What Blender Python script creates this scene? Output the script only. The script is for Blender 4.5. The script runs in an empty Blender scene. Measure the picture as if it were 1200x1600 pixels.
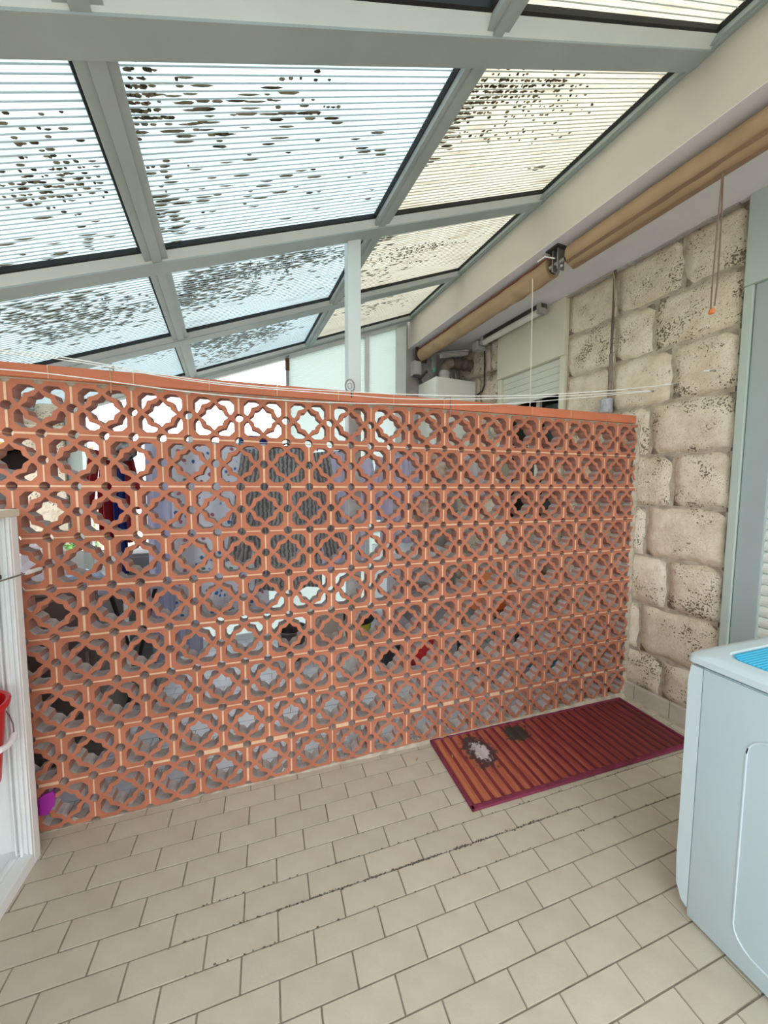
import bpy, bmesh, math, random
from mathutils import Vector, Matrix
R = random.Random(7)
S = bpy.context.scene
COL = S.collection
PI = math.pi

# ------------------------------------------------------------------ camera, sky, exposure
cam_data = bpy.data.cameras.new('camera')
cam = bpy.data.objects.new('camera', cam_data); COL.objects.link(cam)
YAW, PITCH, ROLL = .3137, -.0730, .0036
_f = Vector((math.sin(YAW)*math.cos(PITCH), math.cos(YAW)*math.cos(PITCH), math.sin(PITCH)))
_r = Vector((math.cos(YAW), -math.sin(YAW), 0)); _u = _r.cross(_f)
_r, _u = _r*math.cos(ROLL)+_u*math.sin(ROLL), _u*math.cos(ROLL)-_r*math.sin(ROLL)
cam.matrix_world = Matrix(((_r.x,_u.x,-_f.x,.9098),(_r.y,_u.y,-_f.y,-1.7214),(_r.z,_u.z,-_f.z,1.4071),(0,0,0,1)))
cam_data.sensor_fit = 'VERTICAL'; cam_data.sensor_height = 36.0
cam_data.lens = 564.0/1600*36; cam_data.clip_start = .02; cam_data.clip_end = 300
S.camera = cam
world = bpy.data.worlds.new('sky'); S.world = world; world.use_nodes = True
wn = world.node_tree.nodes; wl = world.node_tree.links
bg = wn['Background']; bg.inputs[1].default_value = 2.9
_tc = wn.new('ShaderNodeTexCoord'); _nz = wn.new('ShaderNodeTexNoise'); _nz.inputs['Scale'].default_value = 2.2
_nz.inputs['Detail'].default_value = 4
_cr = wn.new('ShaderNodeValToRGB'); _cr.color_ramp.elements[0].position = .35; _cr.color_ramp.elements[0].color = (.80,.89,1,1)
_cr.color_ramp.elements[1].position = .62; _cr.color_ramp.elements[1].color = (1,1,1,1)
wl.new(_tc.outputs['Generated'], _nz.inputs['Vector']); wl.new(_nz.outputs['Fac'], _cr.inputs[0]); wl.new(_cr.outputs[0], bg.inputs[0])
S.view_settings.view_transform = 'Standard'; S.view_settings.look = 'None'
S.view_settings.gamma = 1; S.view_settings.use_curve_mapping = False
S.view_settings.exposure = .54
S.cycles.max_bounces = 10; S.cycles.diffuse_bounces = 6; S.cycles.transparent_max_bounces = 12

# ------------------------------------------------------------------ frames of reference
TH = .0997                                   # the house stands turned by this against the lattice wall
HX = Vector((math.cos(TH), math.sin(TH), 0)); HY = Vector((-math.sin(TH), math.cos(TH), 0))
def W(u, v, z): return HX*u + HY*v + Vector((0,0,z))
HROT = Matrix.Rotation(TH, 4, 'Z')
WALL_U = 3.18

# ------------------------------------------------------------------ materials
def srgb(c):
    if isinstance(c, str): c = [int(c[i:i+2],16)/255 for i in (0,2,4)]
    return tuple(((x/12.92) if x<=.04045 else ((x+.055)/1.055)**2.4) for x in c)
_M = {}
def mat(name, col, rough=.6, metal=0, var=.0, vscale=6, col2=None, bump=0, bscale=60, rnd=0, spec=.5, stretch=None, transl=0, detail=4):
    if name in _M: return _M[name]
    m = bpy.data.materials.new(name); m.use_nodes = True; _M[name] = m
    n = m.node_tree.nodes; l = m.node_tree.links; b = n['Principled BSDF']
    c = srgb(col) if isinstance(col, str) else col
    b.inputs['Base Color'].default_value = (*c,1); b.inputs['Roughness'].default_value = rough
    b.inputs['Metallic'].default_value = metal; b.inputs['Specular IOR Level'].default_value = spec
    tc = n.new('ShaderNodeTexCoord'); vec = tc.outputs['Object']
    if stretch:
        mp = n.new('ShaderNodeMapping'); mp.inputs['Scale'].default_value = stretch
        l.new(vec, mp.inputs[0]); vec = mp.outputs[0]
    nz = n.new('ShaderNodeTexNoise'); nz.inputs['Scale'].default_value = vscale; nz.inputs['Detail'].default_value = detail
    l.new(vec, nz.inputs['Vector'])
    out = None
    if var or col2:
        mx = n.new('ShaderNodeMix'); mx.data_type = 'RGBA'
        c2 = srgb(col2) if col2 else tuple(x*(1-var) for x in c)
        mx.inputs[6].default_value = (*c,1); mx.inputs[7].default_value = (*c2,1)
        rp = n.new('ShaderNodeValToRGB'); rp.color_ramp.elements[0].position = .38; rp.color_ramp.elements[1].position = .68
        l.new(nz.outputs['Fac'], rp.inputs[0]); l.new(rp.outputs[0], mx.inputs[0]); out = mx.outputs[2]
    if rnd:
        oi = n.new('ShaderNodeObjectInfo'); hs = n.new('ShaderNodeHueSaturation')
        mr = n.new('ShaderNodeMapRange'); mr.inputs[3].default_value = 1-rnd; mr.inputs[4].default_value = 1+rnd
        l.new(oi.outputs['Random'], mr.inputs[0]); l.new(mr.outputs[0], hs.inputs['Value'])
        if out: l.new(out, hs.inputs['Color'])
        else: hs.inputs['Color'].default_value = (*c,1)
        out = hs.outputs[0]
    if out: l.new(out, b.inputs['Base Color'])
    if bump:
        nb = n.new('ShaderNodeTexNoise'); nb.inputs['Scale'].default_value = bscale; nb.inputs['Detail'].default_value = 5
        bp = n.new('ShaderNodeBump'); bp.inputs['Strength'].default_value = bump; bp.inputs['Distance'].default_value = .01
        l.new(vec, nb.inputs['Vector']); l.new(nb.outputs['Fac'], bp.inputs['Height']); l.new(bp.outputs[0], b.inputs['Normal'])
    if transl:
        tr = n.new('ShaderNodeBsdfTranslucent'); ms = n.new('ShaderNodeMixShader'); ms.inputs[0].default_value = transl
        if out: l.new(out, tr.inputs[0])
        else: tr.inputs[0].default_value = (*c,1)
        l.new(b.outputs[0], ms.inputs[1]); l.new(tr.outputs[0], ms.inputs[2]); l.new(ms.outputs[0], n['Material Output'].inputs[0])
    return m

def poly_mat(name, clear, streak, amount):
    """twin-wall polycarbonate: lets light through diffusely, with streaks of grime along the flutes"""
    m = bpy.data.materials.new(name); m.use_nodes = True
    n = m.node_tree.nodes; l = m.node_tree.links; n.remove(n['Principled BSDF'])
    tc = n.new('ShaderNodeTexCoord')
    mp = n.new('ShaderNodeMapping'); mp.inputs['Scale'].default_value = (1.6,26,3); l.new(tc.outputs['Object'], mp.inputs[0])
    nz = n.new('ShaderNodeTexNoise'); nz.inputs['Scale'].default_value = 2.2; nz.inputs['Detail'].default_value = 6; l.new(mp.outputs[0], nz.inputs['Vector'])
    n2 = n.new('ShaderNodeTexNoise'); n2.inputs['Scale'].default_value = 2.3; n2.inputs['Detail'].default_value = 2; l.new(tc.outputs['Object'], n2.inputs['Vector'])
    ad = n.new('ShaderNodeMath'); ad.operation = 'MULTIPLY_ADD'; ad.inputs[1].default_value = .45
    l.new(n2.outputs['Fac'], ad.inputs[0]); l.new(nz.outputs['Fac'], ad.inputs[2])
    rp = n.new('ShaderNodeValToRGB'); rp.color_ramp.elements[0].position = .74; rp.color_ramp.elements[1].position = .95
    l.new(ad.outputs[0], rp.inputs[0])
    mm = n.new('ShaderNodeMath'); mm.operation = 'MULTIPLY'; mm.inputs[1].default_value = amount; l.new(rp.outputs[0], mm.inputs[0])
    mx = n.new('ShaderNodeMix'); mx.data_type = 'RGBA'; mx.inputs[6].default_value = (*clear,1); mx.inputs[7].default_value = (*streak,1)
    l.new(mm.outputs[0], mx.inputs[0])
    tl = n.new('ShaderNodeBsdfTranslucent'); tp = n.new('ShaderNodeBsdfTransparent'); df = n.new('ShaderNodeBsdfDiffuse')
    for x in (tl, tp, df): l.new(mx.outputs[2], x.inputs[0])
    a = n.new('ShaderNodeMixShader'); a.inputs[0].default_value = .10; l.new(tl.outputs[0], a.inputs[1]); l.new(tp.outputs[0], a.inputs[2])
    b = n.new('ShaderNodeMixShader'); b.inputs[0].default_value = .10; l.new(a.outputs[0], b.inputs[1]); l.new(df.outputs[0], b.inputs[2])
    l.new(b.outputs[0], n['Material Output'].inputs[0]); return m

def stone_mat():
    m = bpy.data.materials.new('travertine'); m.use_nodes = True
    n = m.node_tree.nodes; l = m.node_tree.links; b = n['Principled BSDF']; b.inputs['Roughness'].default_value = .95; b.inputs['Specular IOR Level'].default_value = .15
    tc = n.new('ShaderNodeTexCoord'); oi = n.new('ShaderNodeObjectInfo'); va = n.new('ShaderNodeVectorMath'); va.operation = 'MULTIPLY_ADD'
    va.inputs[1].default_value = (17,31,23); l.new(oi.outputs['Random'], va.inputs[0]); l.new(tc.outputs['Object'], va.inputs[2]); V = va.outputs[0]
    def noise(s, d=5, r=.6):
        x = n.new('ShaderNodeTexNoise'); x.inputs['Scale'].default_value = s; x.inputs['Detail'].default_value = d; x.inputs['Roughness'].default_value = r
        l.new(V, x.inputs['Vector']); return x.outputs['Fac']
    def math_(op, a, b_, c=None):
        x = n.new('ShaderNodeMath'); x.operation = op
        for i, q in enumerate((a, b_, c)):
            if q is None: continue
            if isinstance(q,(int,float)): x.inputs[i].default_value = q
            else: l.new(q, x.inputs[i])
        return x.outputs[0]
    def ramp(x, p0, p1):
        r = n.new('ShaderNodeMapRange'); r.inputs[1].default_value = p0; r.inputs[2].default_value = p1; l.new(x, r.inputs[0]); return r.outputs[0]
    base = n.new('ShaderNodeMix'); base.data_type = 'RGBA'; base.inputs[6].default_value = (*srgb('E6DAC6'),1); base.inputs[7].default_value = (*srgb('D5C6AD'),1)
    l.new(ramp(noise(9), .4, .65), base.inputs[0])
    # pits: clustered holes; how pitted a stone is differs from block to block
    cl = ramp(noise(7,3,.5), .44, .66)
    rnd = math_('MULTIPLY_ADD', oi.outputs['Random'], .13, -.07)
    th = math_('MULTIPLY_ADD', cl, .17, rnd)
    big = noise(85, 3, .6)
    pit = ramp(math_('ADD', big, th), .68, .76)
    fine = ramp(math_('MULTIPLY_ADD', th, .35, noise(170,3,.7)), .62, .76)
    mx = n.new('ShaderNodeMix'); mx.data_type = 'RGBA'; mx.inputs[7].default_value = (*srgb('7A674E'),1)
    l.new(base.outputs[2], mx.inputs[6]); l.new(math_('MULTIPLY', pit, .85), mx.inputs[0])
    m2 = n.new('ShaderNodeMix'); m2.data_type = 'RGBA'; m2.inputs[7].default_value = (*srgb('9E8A6C'),1)
    l.new(mx.outputs[2], m2.inputs[6]); l.new(math_('MULTIPLY', fine, .55), m2.inputs[0])
    l.new(m2.outputs[2], b.inputs['Base Color'])
    h = math_('MULTIPLY_ADD', pit, -1.0, math_('MULTIPLY_ADD', fine, -.35, noise(25,6,.6)))
    bp = n.new('ShaderNodeBump'); bp.inputs['Strength'].default_value = .9; bp.inputs['Distance'].default_value = .012
    l.new(h, bp.inputs['Height']); l.new(bp.outputs[0], b.inputs['Normal'])
    return m

def brick_mat():
    """terracotta whose inner faces carry grey dust"""
    m = mat('terracotta', 'B47056', rough=.85, var=.14, vscale=14, bump=.12, bscale=90, rnd=.07, spec=.2)
    return m

def thin(n, l, b, col):
    l.new(col, b.inputs['Base Color']); tr = n.new('ShaderNodeBsdfTranslucent'); ms = n.new('ShaderNodeMixShader'); ms.inputs[0].default_value = .35
    l.new(col, tr.inputs[0]); l.new(b.outputs[0], ms.inputs[1]); l.new(tr.outputs[0], ms.inputs[2]); l.new(ms.outputs[0], n['Material Output'].inputs[0])
def floral_mat():
    m = bpy.data.materials.new('floral_cotton'); m.use_nodes = True
    n = m.node_tree.nodes; l = m.node_tree.links; b = n['Principled BSDF']; b.inputs['Roughness'].default_value = .9
    tc = n.new('ShaderNodeTexCoord'); vo = n.new('ShaderNodeTexVoronoi'); vo.inputs['Scale'].default_value = 24; l.new(tc.outputs['Object'], vo.inputs['Vector'])
    nz = n.new('ShaderNodeTexNoise'); nz.inputs['Scale'].default_value = 60; l.new(tc.outputs['Object'], nz.inputs['Vector'])
    ma = n.new('ShaderNodeMath'); ma.operation = 'MULTIPLY_ADD'; ma.inputs[1].default_value = .35; l.new(nz.outputs['Fac'], ma.inputs[0]); l.new(vo.outputs['Distance'], ma.inputs[2])
    mr = n.new('ShaderNodeMapRange'); mr.inputs[1].default_value = .50; mr.inputs[2].default_value = .42; l.new(ma.outputs[0], mr.inputs[0])
    rp = n.new('ShaderNodeValToRGB'); e = rp.color_ramp.elements; rp.color_ramp.interpolation = 'CONSTANT'
    e[0].color = (*srgb('4F7FB8'),1); e[1].position = .6; e[1].color = (*srgb('B9788C'),1); x = e.new(.8); x.color = (*srgb('7F9E86'),1)
    l.new(vo.outputs['Color'], rp.inputs[0])
    mx = n.new('ShaderNodeMix'); mx.data_type = 'RGBA'; mx.inputs[6].default_value = (*srgb('E2E6EC'),1)
    l.new(rp.outputs[0], mx.inputs[7]); l.new(mr.outputs[0], mx.inputs[0]); thin(n,l,b,mx.outputs[2])
    return m

def stripe_mat():
    m = bpy.data.materials.new('striped_cotton'); m.use_nodes = True
    n = m.node_tree.nodes; l = m.node_tree.links; b = n['Principled BSDF']; b.inputs['Roughness'].default_value = .9
    tc = n.new('ShaderNodeTexCoord'); w = n.new('ShaderNodeTexWave'); w.inputs['Scale'].default_value = 13; w.inputs['Distortion'].default_value = 4
    w.inputs['Detail'].default_value = 4; w.inputs['Detail Scale'].default_value = 3; l.new(tc.outputs['Object'], w.inputs['Vector'])
    rp = n.new('ShaderNodeValToRGB'); e = rp.color_ramp.elements; e[0].position=.3; e[0].color = (*srgb('80868A'),1); e[1].position = .6; e[1].color = (*srgb('C3C6C6'),1)
    l.new(w.outputs['Fac'], rp.inputs[0]); thin(n,l,b,rp.outputs[0]); return m

BRICK = brick_mat(); STONE = stone_mat()
MORTAR = mat('mortar', 'A79B88', rough=.95, var=.2, vscale=25, bump=.5, bscale=70, spec=.1)
JOINT = mat('pale_joint', 'DDB798', rough=.95, var=.12, vscale=30, spec=.1)
CEMENT = mat('cement', 'BDB1A0', rough=.95, col2='A29684', vscale=18, bump=.6, bscale=60, spec=.1)
FRAME = mat('painted_frame', 'A3AEAD', rough=.5, var=.1, vscale=5)
FRAME_L = mat('pale_frame', 'D3DAD8', rough=.5, var=.06, vscale=5)
RUBBER = mat('black_rubber', '17191A', rough=.7)
PLASTER = mat('white_plaster', 'CDC9BF', rough=.9, var=.07, vscale=3, bump=.15, bscale=25, spec=.15)
PLASTER_G = mat('grey_plaster', 'B9B6B8', rough=.9, col2='9A958F', vscale=3.5, bump=.25, bscale=30, spec=.15)
WHITE = mat('white_plastic', 'E9ECEC', rough=.35)
CREAM = mat('cream_paint', 'DCD9C4', rough=.55, var=.08, vscale=4)
GREENISH = mat('sage_grey_paint', 'B4C1B9', rough=.45, var=.05, vscale=4)
GREYBLUE = mat('grey_blue_paint', 'A0AEAE', rough=.45, var=.05, vscale=4)
SLATM = mat('shutter_cream', 'D6D8CC', rough=.5, var=.05, vscale=4)
CANVAS = mat('tan_canvas', 'AC9377', rough=.9, var=.15, vscale=7, bump=.2, bscale=30, spec=.1)
CANVAS_D = mat('brown_aluminium', '8D725A', rough=.55, var=.15, vscale=9)
STEEL = mat('galvanised_steel', '9A9A97', rough=.45, metal=.7, var=.25, vscale=20)
DARK = mat('dark_metal', '3A3735', rough=.6, var=.2)
BLACK = mat('black_plastic', '141414', rough=.5)
BROWNPIPE = mat('brown_pipe', '6B5A4E', rough=.6, var=.25, vscale=20)
APPL = mat('appliance_white', 'BDD0D6', rough=.3, var=.02)
APPL_F = mat('appliance_front', 'C8D8DE', rough=.35)
BLUE = mat('cyan_ribbed_mat', '3CB4DC', rough=.45, var=.06, vscale=10)
RED = mat('red_plastic', 'D01824', rough=.3, spec=.6)
TURQ = mat('turquoise_plastic', '2390A5', rough=.4)
YELLOW = mat('yellow_plastic', 'C9C437', rough=.4)
MAGENTA = mat('magenta_plastic', 'A3309A', rough=.35)
GREYC = mat('grey_laminate', '70716F', rough=.6, var=.1)
WIRE = mat('white_cord', 'EFEFEA', rough=.6)
LILAC = mat('lilac_cotton', 'E2E0F2', rough=.9, var=.05, transl=.35)
GREYSHEET = mat('grey_blue_cotton', 'C8CCDE', rough=.9, var=.06, transl=.35)
NAVY = mat('navy_cotton', '1F3A8C', rough=.9, var=.1, transl=.35)
DRED = mat('dark_red_cotton', '8C1B28', rough=.9, var=.15)
WCOT = mat('white_cotton', 'E6E6EA', rough=.9, var=.04, transl=.35, bump=.3, bscale=12)
ORANGE = mat('orange_plastic', 'D9763B', rough=.5)
BEIGE = mat('beige_plastic', 'B8B0A0', rough=.5)
TILE = mat('floor_tile', 'C5BDAB', rough=.42, col2='BBB19E', vscale=9, rnd=.035, bump=.05, bscale=140)
TILE_SKYLIT = mat('floor_tile_skylit', 'CFD0D6', rough=.35, col2='C0C0C6', vscale=5)  # same floor tiles, with bluish daylight put into their colour
GROUT = mat('grout', '9A9082', rough=.95, var=.25, vscale=20, spec=.1)
POLY = poly_mat('ribbed_polycarbonate', (.585,.645,.655), (.38,.35,.30), .45)
POLY_Y = poly_mat('yellowish_polycarbonate', (.63,.605,.53), (.36,.30,.22), .45)  # warmer cream tint for the column of sheets nearest the house
POLY_E = poly_mat('clear_polycarbonate', (.62,.67,.65), (.5,.5,.45), .1)
RIB = mat('polycarbonate_web', 'D2DADA', rough=.5, transl=.65)
MOULD = mat('black_mould', '4E4435', rough=.95, var=.4, vscale=30, spec=.05)
MOULD_L = mat('brown_grime', 'AFA38E', rough=.95, var=.3, vscale=30, spec=.05, transl=.65)

# ------------------------------------------------------------------ mesh helpers
class MB:
    def __init__(s): s.v = []; s.f = []; s.sm = False
    def add(s, vs, fs):
        o = len(s.v); s.v += [tuple(x) for x in vs]; s.f += [tuple(i+o for i in f) for f in fs]; return s
    def box(s, a, b, M=None):
        x0,y0,z0 = a; x1,y1,z1 = b
        vs = [Vector(p) for p in ((x0,y0,z0),(x1,y0,z0),(x1,y1,z0),(x0,y1,z0),(x0,y0,z1),(x1,y0,z1),(x1,y1,z1),(x0,y1,z1))]
        if M is not None: vs = [M @ p for p in vs]
        return s.add(vs, [(0,3,2,1),(4,5,6,7),(0,1,5,4),(1,2,6,5),(2,3,7,6),(3,0,4,7)])
    def cbox(s, a, b, c=.004):
        """box with chamfered edges"""
        bm = bmesh.new(); bmesh.ops.create_cube(bm, size=1)
        for v in bm.verts: v.co = Vector([(a[i]+b[i])/2 + v.co[i]*(b[i]-a[i]) for i in range(3)])
        bmesh.ops.bevel(bm, geom=bm.edges[:], offset=c, segments=2, affect='EDGES', profile=.6)
        bm.verts.index_update(); vs = [v.co.copy() for v in bm.verts]; fs = [[v.index for v in f.verts] for f in bm.faces]; bm.free()
        return s.add(vs, fs)
    def tube(s, pts, r, n=8, cap=True):
        pts = [Vector(p) for p in pts]; rr = r if isinstance(r,(list,tuple)) else [r]*len(pts)
        rings = []; up = None
        for i, p in enumerate(pts):
            d = (pts[min(i+1,len(pts)-1)] - pts[max(i-1,0)]).normalized()
            if up is None or abs(up.dot(d)) > .98:
                up = Vector((0,0,1)) if abs(d.z) < .9 else Vector((1,0,0))
            x = d.cross(up).normalized(); y = x.cross(d).normalized(); up = y
            rings.append([p + (x*math.cos(2*PI*k/n)+y*math.sin(2*PI*k/n))*rr[i] for k in range(n)])
        vs = [q for g in rings for q in g]; fs = []
        for i in range(len(pts)-1):
            for k in range(n):
                a = i*n+k; b = i*n+(k+1)%n; fs.append((a,b,b+n,a+n))
        if cap: fs.append(tuple(range(n-1,-1,-1))); fs.append(tuple((len(pts)-1)*n+k for k in range(n)))
        return s.add(vs, fs)
    def lathe(s, prof, c=(0,0,0), n=24, sq=None):
        """profile of (radius, z) turned about z at c"""
        vs = []; fs = []
        for r, z in prof:
            for k in range(n):
                a = 2*PI*k/n; vs.append((c[0]+r*math.cos(a)*(sq[0] if sq else 1), c[1]+r*math.sin(a)*(sq[1] if sq else 1), c[2]+z))
        for i in range(len(prof)-1):
            for k in range(n):
                a=i*n+k; b=i*n+(k+1)%n; fs.append((a,b,b+n,a+n))
        return s.add(vs, fs)
    def prism(s, poly, z0, z1, axes='xyz'):
        """flat outline extruded along the third axis named"""
        n = len(poly); ix = ['xyz'.index(c) for c in axes]
        def P(a,b,c):
            q=[0,0,0]; q[ix[0]]=a; q[ix[1]]=b; q[ix[2]]=c; return q
        vs = [P(a,b,z0) for a,b in poly] + [P(a,b,z1) for a,b in poly]
        return s.add(vs, [tuple(range(n))[::-1], tuple(range(n,2*n))] + [(i,(i+1)%n,(i+1)%n+n,i+n) for i in range(n)])
    def mesh(s, name, m, smooth=False, recalc=True):
        me = bpy.data.meshes.new(name); me.from_pydata(s.v, [], s.f)
        if recalc:
            bm = bmesh.new(); bm.from_mesh(me); bmesh.ops.recalc_face_normals(bm, faces=bm.faces); bm.to_mesh(me); bm.free()
        if smooth:
            for p in me.polygons: p.use_smooth = True
            try: me.set_sharp_from_angle(angle=math.radians(40))
            except Exception: pass
        me.materials.append(m); return me
    def obj(s, name, m, parent=None, smooth=False, loc=None, **kw):
        return link(name, s.mesh(name, m, smooth), parent, loc, **kw)
def link(name, me, parent=None, loc=None, rot=None, kind=None, label=None):
    o = bpy.data.objects.new(name, me); COL.objects.link(o)
    if parent is not None: o.parent = parent
    if loc is not None: o.location = loc
    if rot is not None: o.rotation_euler = rot
    if kind: o['kind'] = kind
    if label: o['label'] = label
    return o
def tag(o, label, cat, group=None, kind=None):
    o['label'] = label; o['category'] = cat
    if group: o['group'] = group
    if kind: o['kind'] = kind
    return o
def thing(name, label, cat, loc=(0,0,0), rz=0, group=None, kind=None, mw=None):
    o = bpy.data.objects.new(name, None); COL.objects.link(o); o.empty_display_size = .1
    if mw is not None: o.matrix_world = mw
    else: o.location = loc; o.rotation_euler = (0,0,rz)
    return tag(o, label, cat, group, kind)
def hthing(name, label, cat, u, v, z, **kw): return thing(name, label, cat, W(u,v,z), TH, **kw)
def solidify(o, t, bev=0):
    m = o.modifiers.new('thickness','SOLIDIFY'); m.thickness = t; m.offset = 0
    return o

# ================================================================== FLOOR
fl = thing('floor', 'beige rectangular ceramic tiles laid in offset rows across the veranda', 'floor', (0,0,0), kind='structure')
MB().box((-.5,-3.6,-.06),(3.6,2.3,-.0035)).obj('grout', GROUT, fl)
PX, PY, G = .2115, .0885, .0018
tile_bm = MB()
def tile_me(w, name='tile'):
    c = .0012
    return MB().add([(G,G,-.006),(w-G,G,-.006),(w-G,PY-G,-.006),(G,PY-G,-.006),
                     (G+c,G+c,0),(w-G-c,G+c,0),(w-G-c,PY-G-c,0),(G+c,PY-G-c,0)],
                    [(0,3,2,1),(4,5,6,7),(0,1,5,4),(1,2,6,5),(2,3,7,6),(3,0,4,7)]).mesh(name, TILE)
full = tile_me(PX); front = MB(); behind = MB()
nt = 0
for k in range(-24, 42):
    y1 = -.0375 - PY*k; y0 = y1-PY
    ph = .7065 if k % 2 == 0 else .8122
    i0 = int((-.48-ph)//PX)
    for i in range(i0, 15):
        x0 = ph + PX*i
        lim = WALL_U/math.cos(TH) - math.tan(TH)*y0*1.0      # where the turned house wall cuts the rows
        if x0 < -.62 or x0+PX > lim+.17: continue
        dz = R.uniform(-.0004,.0004)
        if 0 <= k <= 13 and x0 > -.12 and not (x0 > 2.2 and y0 < -1.05):
            nt += 1; link('tile', full, fl, (x0, y0, dz))
        elif k < -1:
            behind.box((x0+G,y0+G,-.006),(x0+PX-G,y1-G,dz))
        else:
            front.box((x0+G,y0+G,-.006),(x0+PX-G,y1-G,dz))
behind.obj('tiles_behind_the_lattice', TILE_SKYLIT, fl, kind='stuff'); front.obj('more_tiles', TILE, fl, kind='stuff')
# crumbling joint with grit along one row
gr = MB()
for i in range(520):
    row = R.choices([-.5685, -.657, -.48], [6,1,1])[0]
    x = R.gauss(1.45,.36) if row == -.5685 else R.uniform(.6,3.0)
    s_ = R.uniform(.0008,.0028); y = row + R.gauss(0,.0022)
    gr.add([(x-s_*2,y-s_,0),(x+s_*2,y-s_*.8,0),(x+s_,y+s_,0),(x-s_,y+s_*1.1,0),(x,y,s_*.9)], [(0,1,4),(1,2,4),(2,3,4),(3,0,4),(0,3,2,1)])
gr.obj('grit', mat('grit','5F564A',rough=.95,var=.3,vscale=40), fl, kind='stuff')

# ================================================================== THE HOUSE WALL (right)
hw = hthing('wall_right', 'house wall of big pitted cream travertine blocks with grey mortar', 'wall', WALL_U, 0, 0, kind='structure')
# mortar bed behind the stones
mb = MB(); mb.box((.004,-.775,0),(.25,.265,2.9)); mb.box((.004,.99,0),(.25,1.7,2.9)); mb.box((.02,.2,0),(.25,1.02,1.0))
mb.box((.02,-3.6,0),(.25,-2.3,2.9)); mb.obj('mortar_bed', CEMENT, hw)
def stone(v0, v1, z0, z1, seed, depth=.010, nx=None, nz=None):
    r = random.Random(seed); nx = nx or max(4, int((v1-v0)/.045)); nz = nz or max(4, int((z1-z0)/.045))
    m = .009; vs = []; fs = []
    amp = .0055; ph = [r.uniform(0,6.28) for _ in range(8)]
    def edge(t, k): return amp*(math.sin(t*23+ph[k])+.7*math.sin(t*51+ph[k+1]))
    for j in range(nz+1):
        for i in range(nx+1):
            a = i/nx; b = j/nz; v = v0+m+(v1-v0-2*m)*a; z = z0+m+(z1-z0-2*m)*b
            w = min(a,1-a)*(v1-v0); h = min(b,1-b)*(z1-z0)
            if a == 0: v += edge(z,0)
            if a == 1: v += edge(z,2)
            if b == 0: z += edge(v,4)
            if b == 1: z += edge(v,5)
            e = min(w,h); x = -depth*min(1,(e/.02)**.5) + (r.uniform(-.003,.003) if e > 0 else .004)
            vs.append((x,v,z))
    for j in range(nz):
        for i in range(nx):
            q = j*(nx+1)+i; fs.append((q,q+1,q+nx+2,q+nx+1))
    n0 = len(vs); per = [i for i in range(nx+1)] + [j*(nx+1)+nx for j in range(1,nz+1)] + [nz*(nx+1)+i for i in range(nx-1,-1,-1)] + [j*(nx+1) for j in range(nz-1,0,-1)]
    for p in per: vs.append((.03, vs[p][1], vs[p][2]))
    for i in range(len(per)): fs.append((per[i], n0+i, n0+(i+1)%len(per), per[(i+1)%len(per)]))
    fs.append(tuple(range(n0,n0+len(per))))
    me = MB().add(vs, fs).mesh('stone', STONE, smooth=False)
    for p in me.polygons[:nx*nz]: p.use_smooth = True
    # give each block its own texture place: move the origin to the block
    c = Vector((0,(v0+v1)/2,(z0+z1)/2)); me.transform(Matrix.Translation(-c))
    return link('stone', me, hw, c)
CZ = [2.85,2.545,2.235,1.915,1.60,1.285,.965,.655,.34,.09]
JT = [[.255,-.12,-.505,-.79],[.255,-.12,-.365,-.79],[.255,-.105,-.48,-.79],[.255,0,-.375,-.79],[.265,-.15,-.512,-.79],
      [.265,0,-.38,-.79],[.265,-.17,-.52,-.79],[.265,0,-.375,-.79],[.265,-.16,-.52,-.79]]
sd = 0
for c in range(9):
    for a, b in zip(JT[c], JT[c][1:]):
        sd += 1; stone(b, a, CZ[c+1], CZ[c], sd)
for c in range(9):                                       # strip between the window and the boiler corner
    for a, b in (((1.69,1.3),(1.3,1.0)) if c%2 else ((1.69,1.15),(1.15,1.0))):
        sd += 1; stone(b, a, CZ[c+1], CZ[c], sd)
for c in range(6,9):                                     # under the window
    for a, b in (((1.0,.6),(.6,.265)) if c%2 else ((1.0,.75),(.75,.265))):
        sd += 1; stone(b, a, CZ[c+1], CZ[c], sd)
# skirting tiles at its foot
sk = hthing('baseboard_right', 'low row of beige skirting tiles at the foot of the stone wall', 'skirting', WALL_U, 0, 0, kind='structure')
skm = mat('skirting_tile','CBC2B4',rough=.5,col2='B9AFA0',vscale=8,bump=.1,bscale=80)
for i in range(5):
    v0 = -.79+i*.205
    MB().cbox((-.028,v0+.0015,.001),(.003,v0+.2035,.108+R.uniform(-.003,.003)),.003).obj('skirting_tile', skm, sk)
MB().prism([(-.03,0),(-.045,0),(-.03,.012)],-.79,.235,'xzy').obj('mortar_fillet', CEMENT, sk)

# window beyond the lattice wall with half raised roller shutter
w1 = hthing('window_1', 'window with cream shutter box and a partly raised slatted shutter', 'window', WALL_U, .625, 0, kind='structure')
MB().cbox((-.045,-.37,2.415),(.2,.375,2.845),.006).obj('shutter_box', CREAM, w1)
for a,b in ((-.37,-.325),(.33,.375)): MB().cbox((-.03,a,1.0),(.12,b,2.415),.004).obj('frame_post', CREAM, w1)
MB().cbox((-.05,-.37,.96),(.14,.375,1.0),.004).obj('sill', CREAM, w1)
for k in range(5):
    z = 2.413-.055*k
    MB().cbox((-.004,-.325,z-.0545),(.012,.33,z-.0005),.005).obj('slat', SLATM, w1)
MB().box((.13,-.33,1.0),(.14,.335,2.4)).obj('pane', mat('dark_glass','0B0C0E',rough=.1), w1)
MB().box((.10,-.02,1.0),(.128,.02,2.4)).obj('mullion', CREAM, w1)

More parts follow.
